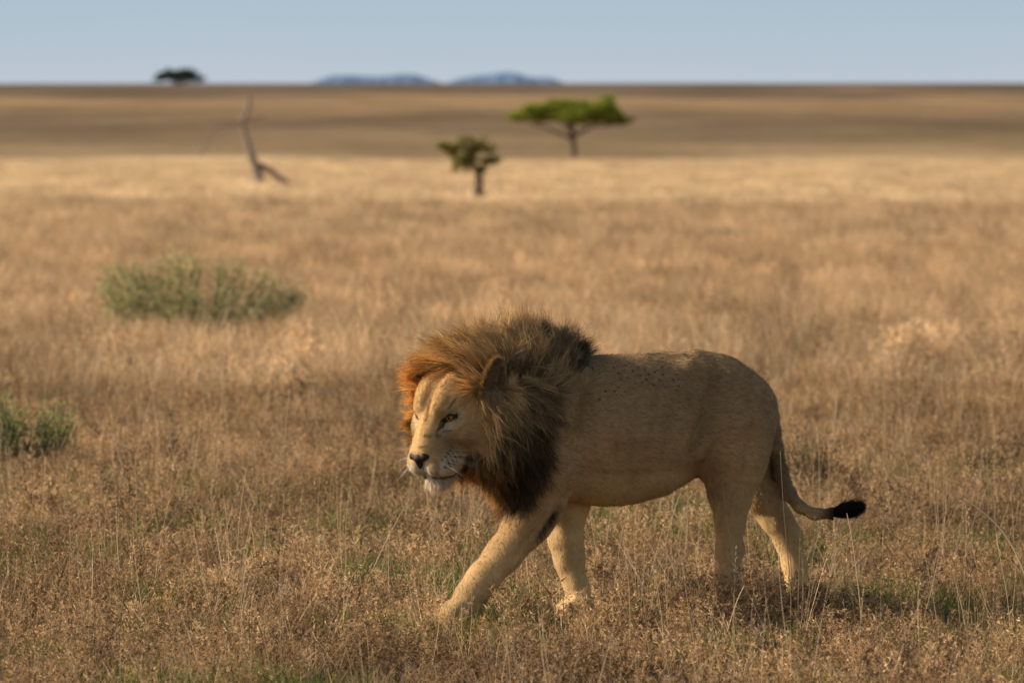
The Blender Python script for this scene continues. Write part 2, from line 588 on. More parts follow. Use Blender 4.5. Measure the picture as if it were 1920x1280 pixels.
# ---- head
HA = (HF, HL, HU)
ell(H(-0.145, 0, 0.005), HA, (0.165, 0.135, 0.122), 0.05)
ell(H(-0.07, 0, 0.035), HA, (0.10, 0.095, 0.075), 0.04)
for s in (-1, 1):
    cone(H(0.010, 0.045 * s, 0.045), 0.032, H(-0.10, 0.065 * s, 0.085), 0.040, 0.035)    # brow ridge rising to the forehead
    ell(H(-0.075, 0.098 * s, -0.085), HA, (0.10, 0.070, 0.085), 0.05)                     # cheek
    cone(H(-0.035, 0.085 * s, -0.035), 0.035, H(0.02, 0.055 * s, -0.065), 0.035, 0.03)    # cheek bone
    ell(H(0.120, 0.040 * s, -0.138), HA, (0.062, 0.049, 0.055), 0.018)                    # whisker pad
    ell(H(0.055, 0.056 * s, -0.165), HA, (0.085, 0.048, 0.060), 0.03)
cone(H(-0.02, 0, -0.03), 0.080, H(0.105, 0, -0.085), 0.060, 0.03)                          # muzzle
cone(H(0.0, 0, 0.012), 0.042, H(0.140, 0, -0.070), 0.034, 0.02)                            # nose bridge
cone(H(0.095, 0.018, -0.058), 0.028, H(0.148, 0.016, -0.082), 0.026, 0.02)
cone(H(0.095, -0.018, -0.058), 0.028, H(0.148, -0.016, -0.082), 0.026, 0.02)
cone(H(-0.11, 0, -0.182), 0.090, H(0.075, 0, -0.212), 0.055, 0.03)                         # lower jaw
ell(H(0.105, 0, -0.215), HA, (0.046, 0.047, 0.038), 0.012)                                # chin
# furrow between the brows, eye sockets, mouth, lip cleft
cone(H(0.05, 0, 0.066), 0.010, H(-0.10, 0, 0.140), 0.018, 0.035, sub=True)
EYE = {s: H(0.012, 0.079 * s, 0.0) for s in (-1, 1)}
for s in (-1, 1):
    ell(EYE[s] + 0.018 * HF + 0.012 * s * HL, HA, (0.030, 0.024, 0.016), 0.022, sub=True)
    cone(EYE[s] + 0.022 * HF - 0.022 * s * HL - 0.012 * HU, 0.008, EYE[s] + 0.040 * HF - 0.026 * s * HL - 0.035 * HU, 0.005, 0.012, sub=True)
    # mouth line, from under the nose back to the corner
    pts = [H(0.180, 0.004 * s, -0.150), H(0.174, 0.024 * s, -0.180), H(0.140, 0.066 * s, -0.206), H(0.090, 0.094 * s, -0.226), H(0.040, 0.106 * s, -0.234)]
    for a, b in zip(pts[:-1], pts[1:]):
        cone(a, 0.0045, b, 0.0045, 0.010, sub=True)
cone(H(0.184, 0, -0.122), 0.004, H(0.180, 0, -0.160), 0.005, 0.010, sub=True)

# tail: one piece with the body
dt = dc(1440) + 0.02
TAIL = [(1426, 752, dt, 22), (1440, 782, dt, 18), (1447, 808, dt - 0.01, 15), (1452, 840, dt - 0.02, 14.5), (1463, 885, dt - 0.01, 13.5), (1479, 925, dt - 0.02, 12.5), (1499, 950, dt - 0.03, 11), (1525, 963, dt - 0.04, 10), (1560, 962, dt - 0.05, 8.5), (1592, 955, dt - 0.06, 6)]
chain(TAIL, 0.02)


# ---- surface nets
def surface_nets(D):
    s = D < 0
    nx, ny, nz = D.shape
    act = np.zeros((nx - 1, ny - 1, nz - 1), np.int8)
    for a in (0, 1):
        for b in (0, 1):
            for c in (0, 1):
                act += s[a:nx - 1 + a, b:ny - 1 + b, c:nz - 1 + c]
    idx = np.argwhere((act > 0) & (act < 8))
    vid = np.full(act.shape, -1, np.int32)
    vid[idx[:, 0], idx[:, 1], idx[:, 2]] = np.arange(len(idx))
    acc = np.zeros((len(idx), 3)); cnt = np.zeros(len(idx))
    cs = [(a, b, c) for a in (0, 1) for b in (0, 1) for c in (0, 1)]
    val = {q: D[idx[:, 0] + q[0], idx[:, 1] + q[1], idx[:, 2] + q[2]].astype(float) for q in cs}
    for q in cs:
        for ax in range(3):
            if q[ax] == 0:
                r = list(q); r[ax] = 1; r = tuple(r)
                v0, v1 = val[q], val[r]
                cr = (v0 < 0) != (v1 < 0)
                t = np.where(cr, v0 / np.where(v0 - v1 == 0, 1, v0 - v1), 0)
                p = np.array(q, float)[None] + t[:, None] * (np.array(r, float) - np.array(q, float))[None]
                acc += np.where(cr[:, None], p, 0); cnt += cr
    V = LO + VOX * (idx + acc / cnt[:, None])
    quads = []
    for ax in range(3):
        a, b = [(1, 2), (2, 0), (0, 1)][ax]
        s0 = s; sh = [slice(None)] * 3; sh2 = [slice(None)] * 3
        sh[ax] = slice(0, -1); sh2[ax] = slice(1, None)
        diff = s[tuple(sh)] != s[tuple(sh2)]
        e = np.argwhere(diff)
        ok = (e[:, a] > 0) & (e[:, b] > 0) & (e[:, a] < D.shape[a] - 1) & (e[:, b] < D.shape[b] - 1)
        e = e[ok]
        inside = s[e[:, 0], e[:, 1], e[:, 2]]
        def g(da, db):
            q = e.copy(); q[:, a] -= da; q[:, b] -= db
            return vid[q[:, 0], q[:, 1], q[:, 2]]
        f = np.stack([g(1, 1), g(0, 1), g(0, 0), g(1, 0)], -1)
        f[~inside] = f[~inside][:, ::-1]
        quads.append(f)
    Fq = np.concatenate(quads)
    return V, Fq[(Fq >= 0).all(1)]


def sdf_at(p):
    q = (np.asarray(p) - LO) / VOX
    q = np.clip(q, 0, np.array(DIM) - 1.001)
    i = q.astype(int); f = (q - i).astype(np.float32)
    out = 0
    for a in (0, 1):
        for b in (0, 1):
            for c in (0, 1):
                w = (f[..., 0] if a else 1 - f[..., 0]) * (f[..., 1] if b else 1 - f[..., 1]) * (f[..., 2] if c else 1 - f[..., 2])
                out = out + w * SDF[i[..., 0] + a, i[..., 1] + b, i[..., 2] + c]
    return out


def grad_at(p, e=0.008):
    p = np.asarray(p, float)
    g = np.stack([sdf_at(p + np.array(o) * e) - sdf_at(p - np.array(o) * e) for o in ((1, 0, 0), (0, 1, 0), (0, 0, 1))], -1)
    return nrm(g)


def hit(u, v, d0=22.75, d1=24.5):
    """first point of the lion's skin along the ray of a picture point"""
    ds = np.arange(d0, d1, 0.004)
    p = P(u, v, ds)
    val = sdf_at(p)
    k = np.argmax(val < 0)
    return p[k] if val[k] < 0 else None


# ---- muscle and skin: shallow grooves cut along picture lines on the near side
def groove(line, r, k, depth=0.0):
    q = [hit(*a) for a in line]
    q = [a - np.array([0, 1, 0]) * depth for a in q if a is not None]
    for a, b_ in zip(q[:-1], q[1:]):
        cone(a, r, b_, r, k, sub=True)


def bulge(line, r, k, depth):
    q = [hit(*a) for a in line]
    q = [a + np.array([0, 1, 0]) * depth for a in q if a is not None]
    for a, b_ in zip(q[:-1], q[1:]):
        cone(a, r, b_, r, k)


groove([(1100, 725), (1101, 765), (1090, 815), (1078, 850)], 0.007, 0.05)
groove([(1074, 868), (1064, 905), (1058, 935)], 0.008, 0.035)
groove([(1345, 690), (1332, 745), (1316, 800), (1292, 846)], 0.006, 0.055)
groove([(1412, 800), (1402, 850), (1390, 900)], 0.004, 0.045)
groove([(1000, 1000), (965, 1045)], 0.003, 0.03)
bulge([(1325, 815), (1310, 850)], 0.020, 0.05, 0.012)
bulge([(1292, 690), (1318, 700)], 0.022, 0.05, 0.012)
for rx in (1150, 1178, 1206, 1234):
    bulge([(rx + 10, 760), (rx, 820), (rx - 14, 870)], 0.012, 0.05, 0.0095)
BV, BF = surface_nets(SDF)
BN = grad_at(BV, 0.006)
# loose, slightly uneven skin
_u, _v = UV(BV)
_w = smooth(960, 1040, _u) + 0.4 * smooth(960, 1000, _v)
BV = BV + BN * ((noise3(BV, 14.0) - 0.5) * 0.009 + (noise3(BV * np.array([1.0, 1.0, 0.45]), 34.0) - 0.5) * 0.004)[:, None] * np.clip(_w, 0, 1)[:, None]
_fn = np.cross(BV[BF[:, 2]] - BV[BF[:, 0]], BV[BF[:, 3]] - BV[BF[:, 1]])
_vn = np.zeros_like(BV)
for _k in range(4):
    np.add.at(_vn, BF[:, _k], _fn)
BN = nrm(_vn)


# ---- coat colour
def in_seg(f, g, a, b):
    """distance of 2-D points to a segment"""
    a = np.array(a); b = np.array(b)
    t = np.clip(((f - a[0]) * (b - a)[0] + (g - a[1]) * (b - a)[1]) / max(((b - a) ** 2).sum(), 1e-9), 0, 1)
    return np.hypot(f - a[0] - t * (b - a)[0], g - a[1] - t * (b - a)[1])


TAN = np.array([0.395, 0.240, 0.112])
GREY = np.array([0.285, 0.182, 0.095])
CREAM = np.array([0.60, 0.40, 0.190])
WHITE = np.array([0.80, 0.71, 0.56])
DARK = np.array([0.022, 0.015, 0.011])
RUST = np.array([0.36, 0.17, 0.06])


def mixc(c, t, col):
    return c * (1 - t[:, None]) + np.asarray(col)[None] * t[:, None]


def coat_colour(p, n):
    u, v = UV(p)
    q = p - P(1200, 800, dc(1200))
    la = q @ L_
    f, l, h = head_local(p)
    c = np.repeat(TAN[None], len(p), 0)
    # grey-brown back and flank, paler underneath
    c = mixc(c, 0.75 * smooth(860, 700, v) * smooth(960, 1040, u), GREY)
    c = mixc(c, 0.85 * smooth(905, 960, v) * smooth(1040, 1075, u) * (u < 1320), CREAM)
    c = mixc(c, 0.7 * smooth(0.2, -0.5, n[:, 2]) * smooth(1040, 1080, u) * smooth(860, 900, v), CREAM)
    # paler lower legs, paler far legs and insides
    c = mixc(c, 0.62 * smooth(960, 1090, v), CREAM)
    leg = v > 900
    far = smooth(0.02, -0.06, la)
    c = mixc(c, 0.75 * far * leg, np.array([0.62, 0.43, 0.215]))
    c = mixc(c, 0.5 * smooth(-0.1, 0.6, -(n @ L_)) * (v > 840) * (u > 1290) * (la > 0), CREAM)
    # rusty groin and armpit
    c = mixc(c, 0.6 * np.exp(-(((u - 1312) / 26) ** 2 + ((v - 880) / 18) ** 2)), RUST)
    c = mixc(c, 0.45 * np.exp(-(((u - 1345) / 24) ** 2 + ((v - 905) / 40) ** 2)), np.array([0.26, 0.14, 0.06]))
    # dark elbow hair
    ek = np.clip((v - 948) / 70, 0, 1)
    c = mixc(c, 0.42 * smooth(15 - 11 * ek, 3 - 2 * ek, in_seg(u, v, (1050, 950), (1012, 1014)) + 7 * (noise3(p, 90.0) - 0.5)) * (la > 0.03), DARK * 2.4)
    # shade painted into the shoulder crease
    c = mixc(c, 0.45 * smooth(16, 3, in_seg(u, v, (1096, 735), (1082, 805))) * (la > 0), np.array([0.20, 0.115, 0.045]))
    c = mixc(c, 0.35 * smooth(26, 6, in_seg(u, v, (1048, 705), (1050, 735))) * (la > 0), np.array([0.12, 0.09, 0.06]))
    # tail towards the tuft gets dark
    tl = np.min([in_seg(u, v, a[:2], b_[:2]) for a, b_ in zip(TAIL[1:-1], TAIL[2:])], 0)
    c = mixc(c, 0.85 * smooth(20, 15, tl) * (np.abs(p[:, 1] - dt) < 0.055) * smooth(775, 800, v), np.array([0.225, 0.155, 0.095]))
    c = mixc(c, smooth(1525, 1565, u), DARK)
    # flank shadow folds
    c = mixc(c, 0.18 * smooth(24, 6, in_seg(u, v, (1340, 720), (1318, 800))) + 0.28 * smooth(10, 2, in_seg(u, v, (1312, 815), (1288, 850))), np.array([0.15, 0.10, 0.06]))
    # ---------------- face
    face = smooth(-0.24, -0.14, f) * smooth(0.34, 0.28, np.abs(l)) * smooth(-0.31, -0.28, h) * smooth(0.33, 0.29, f) * smooth(945, 915, v)
    fc = np.repeat(np.array([[0.60, 0.385, 0.170]]), len(p), 0)
    al = np.abs(l)
    fc = mixc(fc, 0.55 * smooth(0.05, 0.09, h) , np.array([0.46, 0.27, 0.11]))
    fc = mixc(fc, 0.45 * smooth(0.045, 0.09, al) * smooth(0.03, -0.05, h), np.array([0.37, 0.24, 0.118]))  # cheek shade painted into the fur, alike on both sides
    fc = mixc(fc, 0.6 * smooth(0.03, 0.012, in_seg(f, h, (0.0, 0.045), (-0.04, 0.075))) * (al > 0.02), np.array([0.74, 0.54, 0.28]))       # pale over the brow, its colour brightened further to look sunlit
    fc = mixc(fc, 0.75 * smooth(0.035, 0.012, in_seg(al, h, (0.075, -0.028), (0.105, -0.012))) * (f > -0.12), np.array([0.66, 0.52, 0.34]))       # pale under the eye
    fc = mixc(fc, 0.80 * smooth(-0.110, -0.130, h) * smooth(0.02, 0.08, f), np.array([0.56, 0.44, 0.29]))      # whisker pads
    fc = mixc(fc, 0.95 * smooth(-0.004, -0.016, h - np.interp(f, [0.04, 0.09, 0.14, 0.174], [-0.234, -0.226, -0.206, -0.180])) * smooth(0.03, 0.07, f), WHITE)                             # chin
    fc = mixc(fc, 0.85 * smooth(0.115, 0.165, f) * smooth(-0.12, -0.145, h), WHITE)                            # front of the lip
    fc = mixc(fc, 0.35 * smooth(0.012, 0.004, al) * (h > 0.0), np.array([0.20, 0.10, 0.04]))                   # furrow
    fc = mixc(fc, 0.65 * smooth(0.012, 0.003, in_seg(l, h, (0.006, 0.020), (0.002, 0.070))) * (f < 0.08), np.array([0.14, 0.05, 0.025]))     # scar on the brow
    for s in (1,):
        pass
    # dark eye line running down to the muzzle
    e = in_seg(al, h, (0.063, -0.003), (0.098, -0.002))
    fc = mixc(fc, 0.97 * smooth(0.0140, 0.0095, e) * (f > -0.08), DARK)
    fc = mixc(fc, 0.85 * smooth(0.009, 0.003, in_seg(al, h, (0.060, -0.008), (0.054, -0.022))) * (f > -0.06), DARK * 1.6)
    fc = mixc(fc, 0.30 * smooth(0.040, 0.010, in_seg(al, h, (0.050, -0.040), (0.058, -0.085))) * (f > -0.02), np.array([0.17, 0.10, 0.06]))
    # mouth line and whisker spots
    mouth = np.minimum.reduce([in_seg(f, h, (0.180, -0.150), (0.174, -0.180)) + 1.0 * (al > 0.010), in_seg(f, h, (0.174, -0.180), (0.140, -0.206)) + 1.0 * (al < 0.012), in_seg(f, h, (0.140, -0.206), (0.090, -0.226)), in_seg(f, h, (0.090, -0.226), (0.040, -0.234))])
    fc = mixc(fc, 0.95 * smooth(0.008, 0.003, mouth), DARK)
    fc = mixc(fc, 0.8 * smooth(0.016, 0.006, in_seg(f, h, (0.065, -0.232), (0.035, -0.235))), DARK * 1.5)
    spots = [(0.138 - 0.022 * j, -0.122 - 0.015 * i + 0.0030 * j) for i in range(4) for j in range(i % 2, 5)]
    ds = np.min([np.hypot(f - a, h - b) for a, b in spots], 0)
    fc = mixc(fc, 0.9 * smooth(0.0070, 0.0045, ds) * (al > 0.02), np.array([0.05, 0.025, 0.012]))
    fc = mixc(fc, 0.9 * smooth(0.006, 0.002, al) * smooth(-0.100, -0.11, h) * (f > 0.15), DARK)
    # old scratches across the nose and below the eye
    for a, b_ in (((0.020, -0.022), (0.040, -0.030)), ((0.052, -0.034), (0.060, -0.048)), ((0.066, -0.036), (0.092, -0.046)), ((0.012, -0.050), (0.026, -0.052)), ((0.085, 0.040), (0.100, 0.062)), ((0.030, 0.055), (0.048, 0.075))):
        fc = mixc(fc, 0.6 * smooth(0.0055, 0.0015, in_seg(l, h, a, b_)) * (f > -0.09), np.array([0.10, 0.05, 0.025]))
    # warmer, darker patches on the cheek and beside the muzzle
    fc = mixc(fc, 0.5 * smooth(0.45, 0.75, noise3(p, 22.0)) * (al > 0.035), np.array([0.27, 0.165, 0.08]))
    fc = mixc(fc, 0.45 * smooth(0.05, 0.015, in_seg(f, h, (-0.055, -0.03), (-0.02, -0.10))) * (al > 0.05), np.array([0.30, 0.17, 0.075]))
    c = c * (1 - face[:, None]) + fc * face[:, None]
    # soft uneven coat
    m = 0.82 + 0.36 * noise3(p, 8.0)
    m = m * (0.93 + 0.14 * noise3(p, 45.0))
    return c * m[:, None]


lion = empty('lion', (float(P(1200, 1150, 23.6)[0]), 23.7, 0.0), 'male lion with a thick dark windblown mane walking left through dry grass', 'lion')
m_coat, nt, out = new_mat('lion_coat')
b = N(nt, 'ShaderNodeBsdfPrincipled')
at = N(nt, 'ShaderNodeAttribute', attribute_name='Col')
nt.links.new(at.outputs['Color'], b.inputs['Base Color'])
b.inputs['Roughness'].default_value = 0.85
b.inputs['Specular IOR Level'].default_value = 0.08
b.inputs['Sheen Weight'].default_value = 0.15
b.inputs['Sheen Roughness'].default_value = 0.5
b.inputs['Sheen Tint'].default_value = (0.8, 0.6, 0.4, 1)
nt.links.new(b.outputs[0], out.inputs['Surface'])
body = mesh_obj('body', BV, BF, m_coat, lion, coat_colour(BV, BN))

m_fur = leafy('lion_short_fur', 0.10, 0.7, 0.10)
m_mane = leafy('lion_mane_hair', 0.36, 0.55, 0.18, trans_tint=(1.15, 0.95, 0.62))


# ---- sampling the skin
def tri_area():
    a, b, c, d = (BV[BF[:, i]] for i in range(4))
    return 0.5 * np.linalg.norm(np.cross(c - a, d - b), axis=1)


QA = tri_area()
QC = BV[BF].mean(1)


def sample_skin(n, w=None):
    p = QA * (1 if w is None else w)
    p = p / p.sum()
    k = RNG.choice(len(BF), n, p=p)
    s, t = RNG.random(n)[:, None], RNG.random(n)[:, None]
    a, b, c, d = (BV[BF[k, i]] for i in range(4))
    pos = (a * (1 - s) + b * s) * (1 - t) + (d * (1 - s) + c * s) * t
    na, nb, nc, nd = (BN[BF[k, i]] for i in range(4))
    nn = nrm((na * (1 - s) + nb * s) * (1 - t) + (nd * (1 - s) + nc * s) * t)
    return pos, nn


def strands(pts, width, nrmls, c_root, c_tip, tilt=0.5, tipw=0.15, c_pow=1.0):
    """pts (n, k, 3) -> ribbon mesh arrays, ribbons roughly facing along the normals"""
    n, k, _ = pts.shape
    T = np.empty_like(pts)
    T[:, 1:-1] = pts[:, 2:] - pts[:, :-2]
    T[:, 0] = pts[:, 1] - pts[:, 0]; T[:, -1] = pts[:, -1] - pts[:, -2]
    T = nrm(T)
    nn = nrmls if nrmls.ndim == 3 else np.repeat(nrmls[:, None], k, 1)
    nn = nn - (nn * T).sum(-1, keepdims=True) * T
    nn = nrm(nn + 1e-6)
    side = np.cross(T, nn)
    ang = (RNG.random((n, 1, 1)) - 0.5) * 2 * tilt
    side2 = side * np.cos(ang) + nn * np.sin(ang)
    t = np.linspace(0, 1, k)[None, :, None]
    w = np.asarray(width).reshape(-1, 1, 1) * (tipw + (1 - tipw) * (1 - t ** 1.7)) * 0.5
    V = np.stack([pts - side2 * w, pts + side2 * w], 2).reshape(-1, 3)
    i = np.arange(n)[:, None] * (2 * k) + 2 * np.arange(k - 1)[None]
    F = np.stack([i, i + 1, i + 3, i + 2], -1).reshape(-1, 4)
    tc_ = (t ** c_pow)
    col = c_root[:, None] * (1 - tc_) + c_tip[:, None] * tc_
    col = np.repeat(col[:, :, None], 2, 2).reshape(-1, 3)
    fn = nrm(0.72 * nn + 0.28 * np.cross(side2, T))
    fn = np.repeat(fn[:, :, None], 2, 2).reshape(-1, 3)
    return V, F, col, fn


# ---- short coat: one little blade of fur per sample, lying along the body
def coat_flow(p, n):
    u, v = UV(p)
    f, l, h = head_local(p)
    back = -A_ * 1.0 + np.array([0, 0, -0.25])
    down = np.array([0.10, 0, -1.0])
    k = smooth(880, 960, v)[:, None]
    fl = back[None] * (1 - k) + down[None] * k
    hd = (smooth(-0.30, -0.2, f) * smooth(0.35, 0.3, np.abs(l)) * (u < 960) * (v < 930))[:, None]
    nose = H(0.17, 0, -0.06)
    away = nrm(p - nose) + 0.3 * HU * smooth(-0.02, 0.06, h)[:, None] - 0.7 * HU * smooth(-0.1, -0.2, h)[:, None]
    fl = fl * (1 - hd) + away * hd
    fl = fl - (fl * n).sum(-1, keepdims=True) * n
    return nrm(fl)


def in_poly(u, v, poly):
    c = np.zeros(u.shape, bool)
    j = len(poly) - 1
    for i in range(len(poly)):
        (x0, y0), (x1, y1) = poly[i], poly[j]
        cond = ((y0 > v) != (y1 > v)) & (u < (x1 - x0) * (v - y0) / (y1 - y0 + 1e-9) + x0)
        c ^= cond
        j = i
    return c


def make_coat(n, region, length, width, name, wgt):
    p, nn = sample_skin(n, wgt)
    ok = region(p)
    p, nn = p[ok], nn[ok]
    fl = coat_flow(p, nn)
    jit = nrm(fl + 0.22 * RNG.standard_normal(p.shape))
    Ln = length * (0.6 + 0.8 * RNG.random(len(p))) * (1 - 0.4 * smooth(900, 960, UV(p)[1]))
    lift = 0.10 + 0.16 * RNG.random(len(p))
    t = np.linspace(0, 1, 3)[None, :, None]
    pts = p[:, None] + jit[:, None] * (Ln[:, None, None] * t) + nn[:, None] * (Ln * lift)[:, None, None] * (t - 0.35 * t * t) - 0.0008 * nn[:, None]
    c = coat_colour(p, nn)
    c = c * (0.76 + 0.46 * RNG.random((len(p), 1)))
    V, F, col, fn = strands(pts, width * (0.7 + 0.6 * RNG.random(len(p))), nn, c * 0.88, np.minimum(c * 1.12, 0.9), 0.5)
    return mesh_obj(name, V, F, m_fur, lion, col, fn)


fh, lh, hh = head_local(QC)
is_head = (fh > -0.2) & (fh < 0.34) & (np.abs(lh) < 0.33) & (hh > -0.32) & (hh < 0.3)
EYES_C = [EYE[-1], EYE[1]]


def not_eye(p):
    f, l, h = head_local(p)
    r = np.min([np.hypot((np.abs(l) - 0.079) / 1.5, h) for _ in (0,)], 0)
    nose = (f > 0.148) & (np.abs(l) < 0.050) & (h > -0.140) & (h < -0.074)
    return ~((r < 0.011) & (f > -0.06)) & ~nose


make_coat(150000, lambda p: not_eye(p), 0.016, 0.0026, 'body_fur', np.where(is_head, 0.0, 1.0))
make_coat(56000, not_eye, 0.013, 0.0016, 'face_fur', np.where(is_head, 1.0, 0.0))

# ---- long hair
# guides: root (u, v), flow in the picture plane (du, dv), length m, lift, root colour, tip colour, weight radius
G_ORANGE = np.array([0.66, 0.34, 0.085]); G_GOLD = np.array([0.62, 0.40, 0.165]); G_TAN = np.array([0.50, 0.35, 0.185])
G_BROWN = np.array([0.17, 0.088, 0.033]); G_DARK = np.array([0.016, 0.011, 0.008]); G_GREY = np.array([0.20, 0.155, 0.105]); G_BLACK = np.array([0.018, 0.014, 0.012])
GUIDES = [
    # crown, blown forward
    (825, 715, -1.0, -0.62, 0.15, 0.55, G_ORANGE, G_ORANGE), (850, 705, -1.0, -0.50, 0.20, 0.45, G_BROWN, G_ORANGE), (880, 700, -1.0, -0.42, 0.23, 0.40, G_BROWN, G_ORANGE),
    (850, 680, -1.0, -0.40, 0.18, 0.45, G_ORANGE, G_BROWN), (890, 670, -0.95, -0.60, 0.17, 0.5, G_BROWN, G_GOLD), (800, 705, -0.9, -0.30, 0.13, 0.5, G_ORANGE, G_ORANGE), (800, 740, -0.8, 0.0, 0.07, 0.45, G_GOLD, G_GOLD),
    (925, 660, -0.55, -0.9, 0.14, 0.5, G_BROWN, G_TAN), (910, 705, -0.75, -0.75, 0.16, 0.35, G_BROWN, G_GOLD),
    # top of the neck, standing up
    (955, 650, -0.25, -1.0, 0.135, 0.5, G_TAN, G_TAN), (960, 700, -0.15, -1.0, 0.15, 0.3, G_BROWN, G_TAN), (990, 650, -0.12, -1.0, 0.13, 0.5, G_TAN, G_TAN), (1005, 700, -0.05, -1.0, 0.14, 0.25, G_TAN, G_TAN),
    (1020, 660, 0.02, -1.0, 0.115, 0.5, G_TAN, G_GREY), (1040, 690, 0.12, -1.0, 0.11, 0.4, G_TAN, G_TAN), (1065, 665, 0.35, -1.0, 0.10, 0.6, G_GREY, G_BLACK), (1080, 680, 0.6, -0.8, 0.085, 0.5, G_GREY, G_BLACK), (1055, 720, 0.5, -0.75, 0.07, 0.25, G_TAN, G_TAN),
    # behind and below the ear
    (960, 740, 0.5, 0.75, 0.13, 0.3, G_BROWN, G_GOLD), (990, 735, 0.9, 0.5, 0.11, 0.3, G_BROWN, G_BROWN), (1000, 765, 0.7, 0.75, 0.12, 0.25, G_BROWN, G_TAN), (930, 765, 0.65, 0.75, 0.14, 0.35, G_GOLD, G_TAN),
    # cheek
    (890, 770, 0.75, 0.75, 0.10, 0.4, G_ORANGE, G_TAN), (900, 800, 0.45, 0.9, 0.12, 0.4, G_GOLD * 0.8, G_GOLD), (885, 835, 0.25, 1.0, 0.09, 0.4, G_TAN, G_GOLD), (920, 840, 0.2, 1.0, 0.12, 0.4, G_GOLD, G_TAN), (870, 865, 0.25, 1.0, 0.055, 0.4, G_BROWN, G_ORANGE), (905, 875, 0.15, 1.0, 0.09, 0.35, G_BROWN, G_ORANGE),
    # side of the neck
    (955, 790, 0.45, 0.9, 0.14, 0.3, G_BROWN * 0.5, G_BROWN * 0.9), (995, 795, 0.4, 0.9, 0.12, 0.22, G_BROWN * 0.4, G_BROWN * 0.7), (1030, 790, 0.35, 0.9, 0.07, 0.15, G_TAN * 0.4, G_TAN * 0.5), (1000, 750, 0.7, 0.7, 0.10, 0.2, G_BROWN * 0.5, G_BROWN * 0.8), (985, 860, 0.1, 1.0, 0.12, 0.3, G_DARK, G_DARK), (945, 840, 0.25, 1.0, 0.13, 0.35, G_DARK, G_BROWN * 0.5), (1020, 870, 0.0, 1.0, 0.08, 0.18, G_DARK * 1.5, G_BROWN * 0.5), (970, 830, 0.3, 1.0, 0.14, 0.3, G_DARK, G_BROWN * 0.6), (1010, 840, 0.2, 1.0, 0.11, 0.2, G_DARK * 2, G_BROWN),
    # chest
    (930, 870, 0.05, 1.0, 0.12, 0.4, G_DARK, G_BROWN), (960, 870, 0.1, 1.0, 0.13, 0.35, G_DARK, G_DARK), (990, 880, -0.05, 1.0, 0.12, 0.25, G_DARK, G_DARK * 1.4), (960, 910, -0.05, 1.0, 0.10, 0.35, G_DARK, G_DARK), (920, 900, 0.15, 1.0, 0.09, 0.4, G_BROWN, G_ORANGE), (1015, 900, -0.1, 1.0, 0.07, 0.15, G_BROWN * 0.6, G_TAN * 0.6),
]
G_uv = np.array([g[:2] for g in GUIDES], float)
G_dir = nrm(np.array([(g[2], -g[3]) for g in GUIDES], float))
G_len = np.array([g[4] for g in GUIDES]); G_lift = np.array([g[5] for g in GUIDES])
G_cr = np.array([g[6] for g in GUIDES]); G_ct = np.array([g[7] for g in GUIDES])


def guide_mix(u, v, sig=24.0):
    d2 = (u[:, None] - G_uv[None, :, 0]) ** 2 + (v[:, None] - G_uv[None, :, 1]) ** 2
    d2 = d2 - d2.min(1, keepdims=True)
    w = np.exp(-d2 / (2 * sig * sig))
    w /= w.sum(1, keepdims=True)
    return w @ G_dir, w @ G_len, w @ G_lift, w @ G_cr, w @ G_ct


MANE_POLY = [(770, 705), (800, 660), (870, 640), (950, 620), (1020, 630), (1075, 655), (1098, 680), (1066, 705), (1046, 735), (1034, 800), (1022, 880), (1000, 930), (950, 940), (905, 915), (850, 890), (800, 880), (770, 780)]


def mane_density(p):
    u, v = UV(p)
    f, l, h = head_local(p)
    m = in_poly(u, v, MANE_POLY).astype(float)
    al = np.abs(l)
    # the face stays short haired: everything in front of a line over crown, temple, cheek and jaw
    edge = np.interp(h, [-0.30, -0.22, -0.16, -0.08, 0.0, 0.05, 0.09, 0.2], [0.0, -0.01, -0.03, -0.052, -0.088, -0.112, -0.130, -0.135])
    edge = edge + 0.012 * (noise3(p, 60.0) - 0.5) * 2
    edge = np.minimum(edge, -0.005)
    d2 = np.linalg.norm(p - HE, axis=-1) < 0.36
    m = m * np.where(d2 & (f > edge), 0.0, 1.0)
    # thins out over the shoulder
    m *= 1 - 0.65 * smooth(1005, 1045, u) * smooth(700, 740, v)
    # dark hollow behind the ear
    m *= 1 - 0.75 * np.exp(-(((u - 985) / 12) ** 2 + ((v - 705) / 10) ** 2))
    return m


def grow(p, n, dirs, length, lift, k, grav=0.10, rel=None, keep=True):
    """march hair points outwards from the skin, following dirs and pushed out of the skin"""
    pts = [p.copy()]
    cur = p.copy()
    st = (length / (k - 1))[:, None]
    for i in range(1, k):
        t = i / (k - 1)
        out_ = grad_at(cur, 0.012) if keep else n
        tang = dirs - (dirs * out_).sum(-1, keepdims=True) * out_ * 0.85
        d = nrm(tang) + out_ * (lift * (1.5 * (1 - t) ** 1.2 + 0.25))[:, None]
        d[:, 2] -= grav * t
        cur = cur + nrm(d) * st
        if keep:
            s = sdf_at(cur)
            need = 0.004 + 0.022 * np.sin(np.pi * min(t * 1.2, 1)) * (0.4 + lift)
            push = np.clip(need - s, 0, 0.02)
            cur = cur + grad_at(cur, 0.012) * push[:, None]
        pts.append(cur.copy())
    return np.stack(pts, 1)


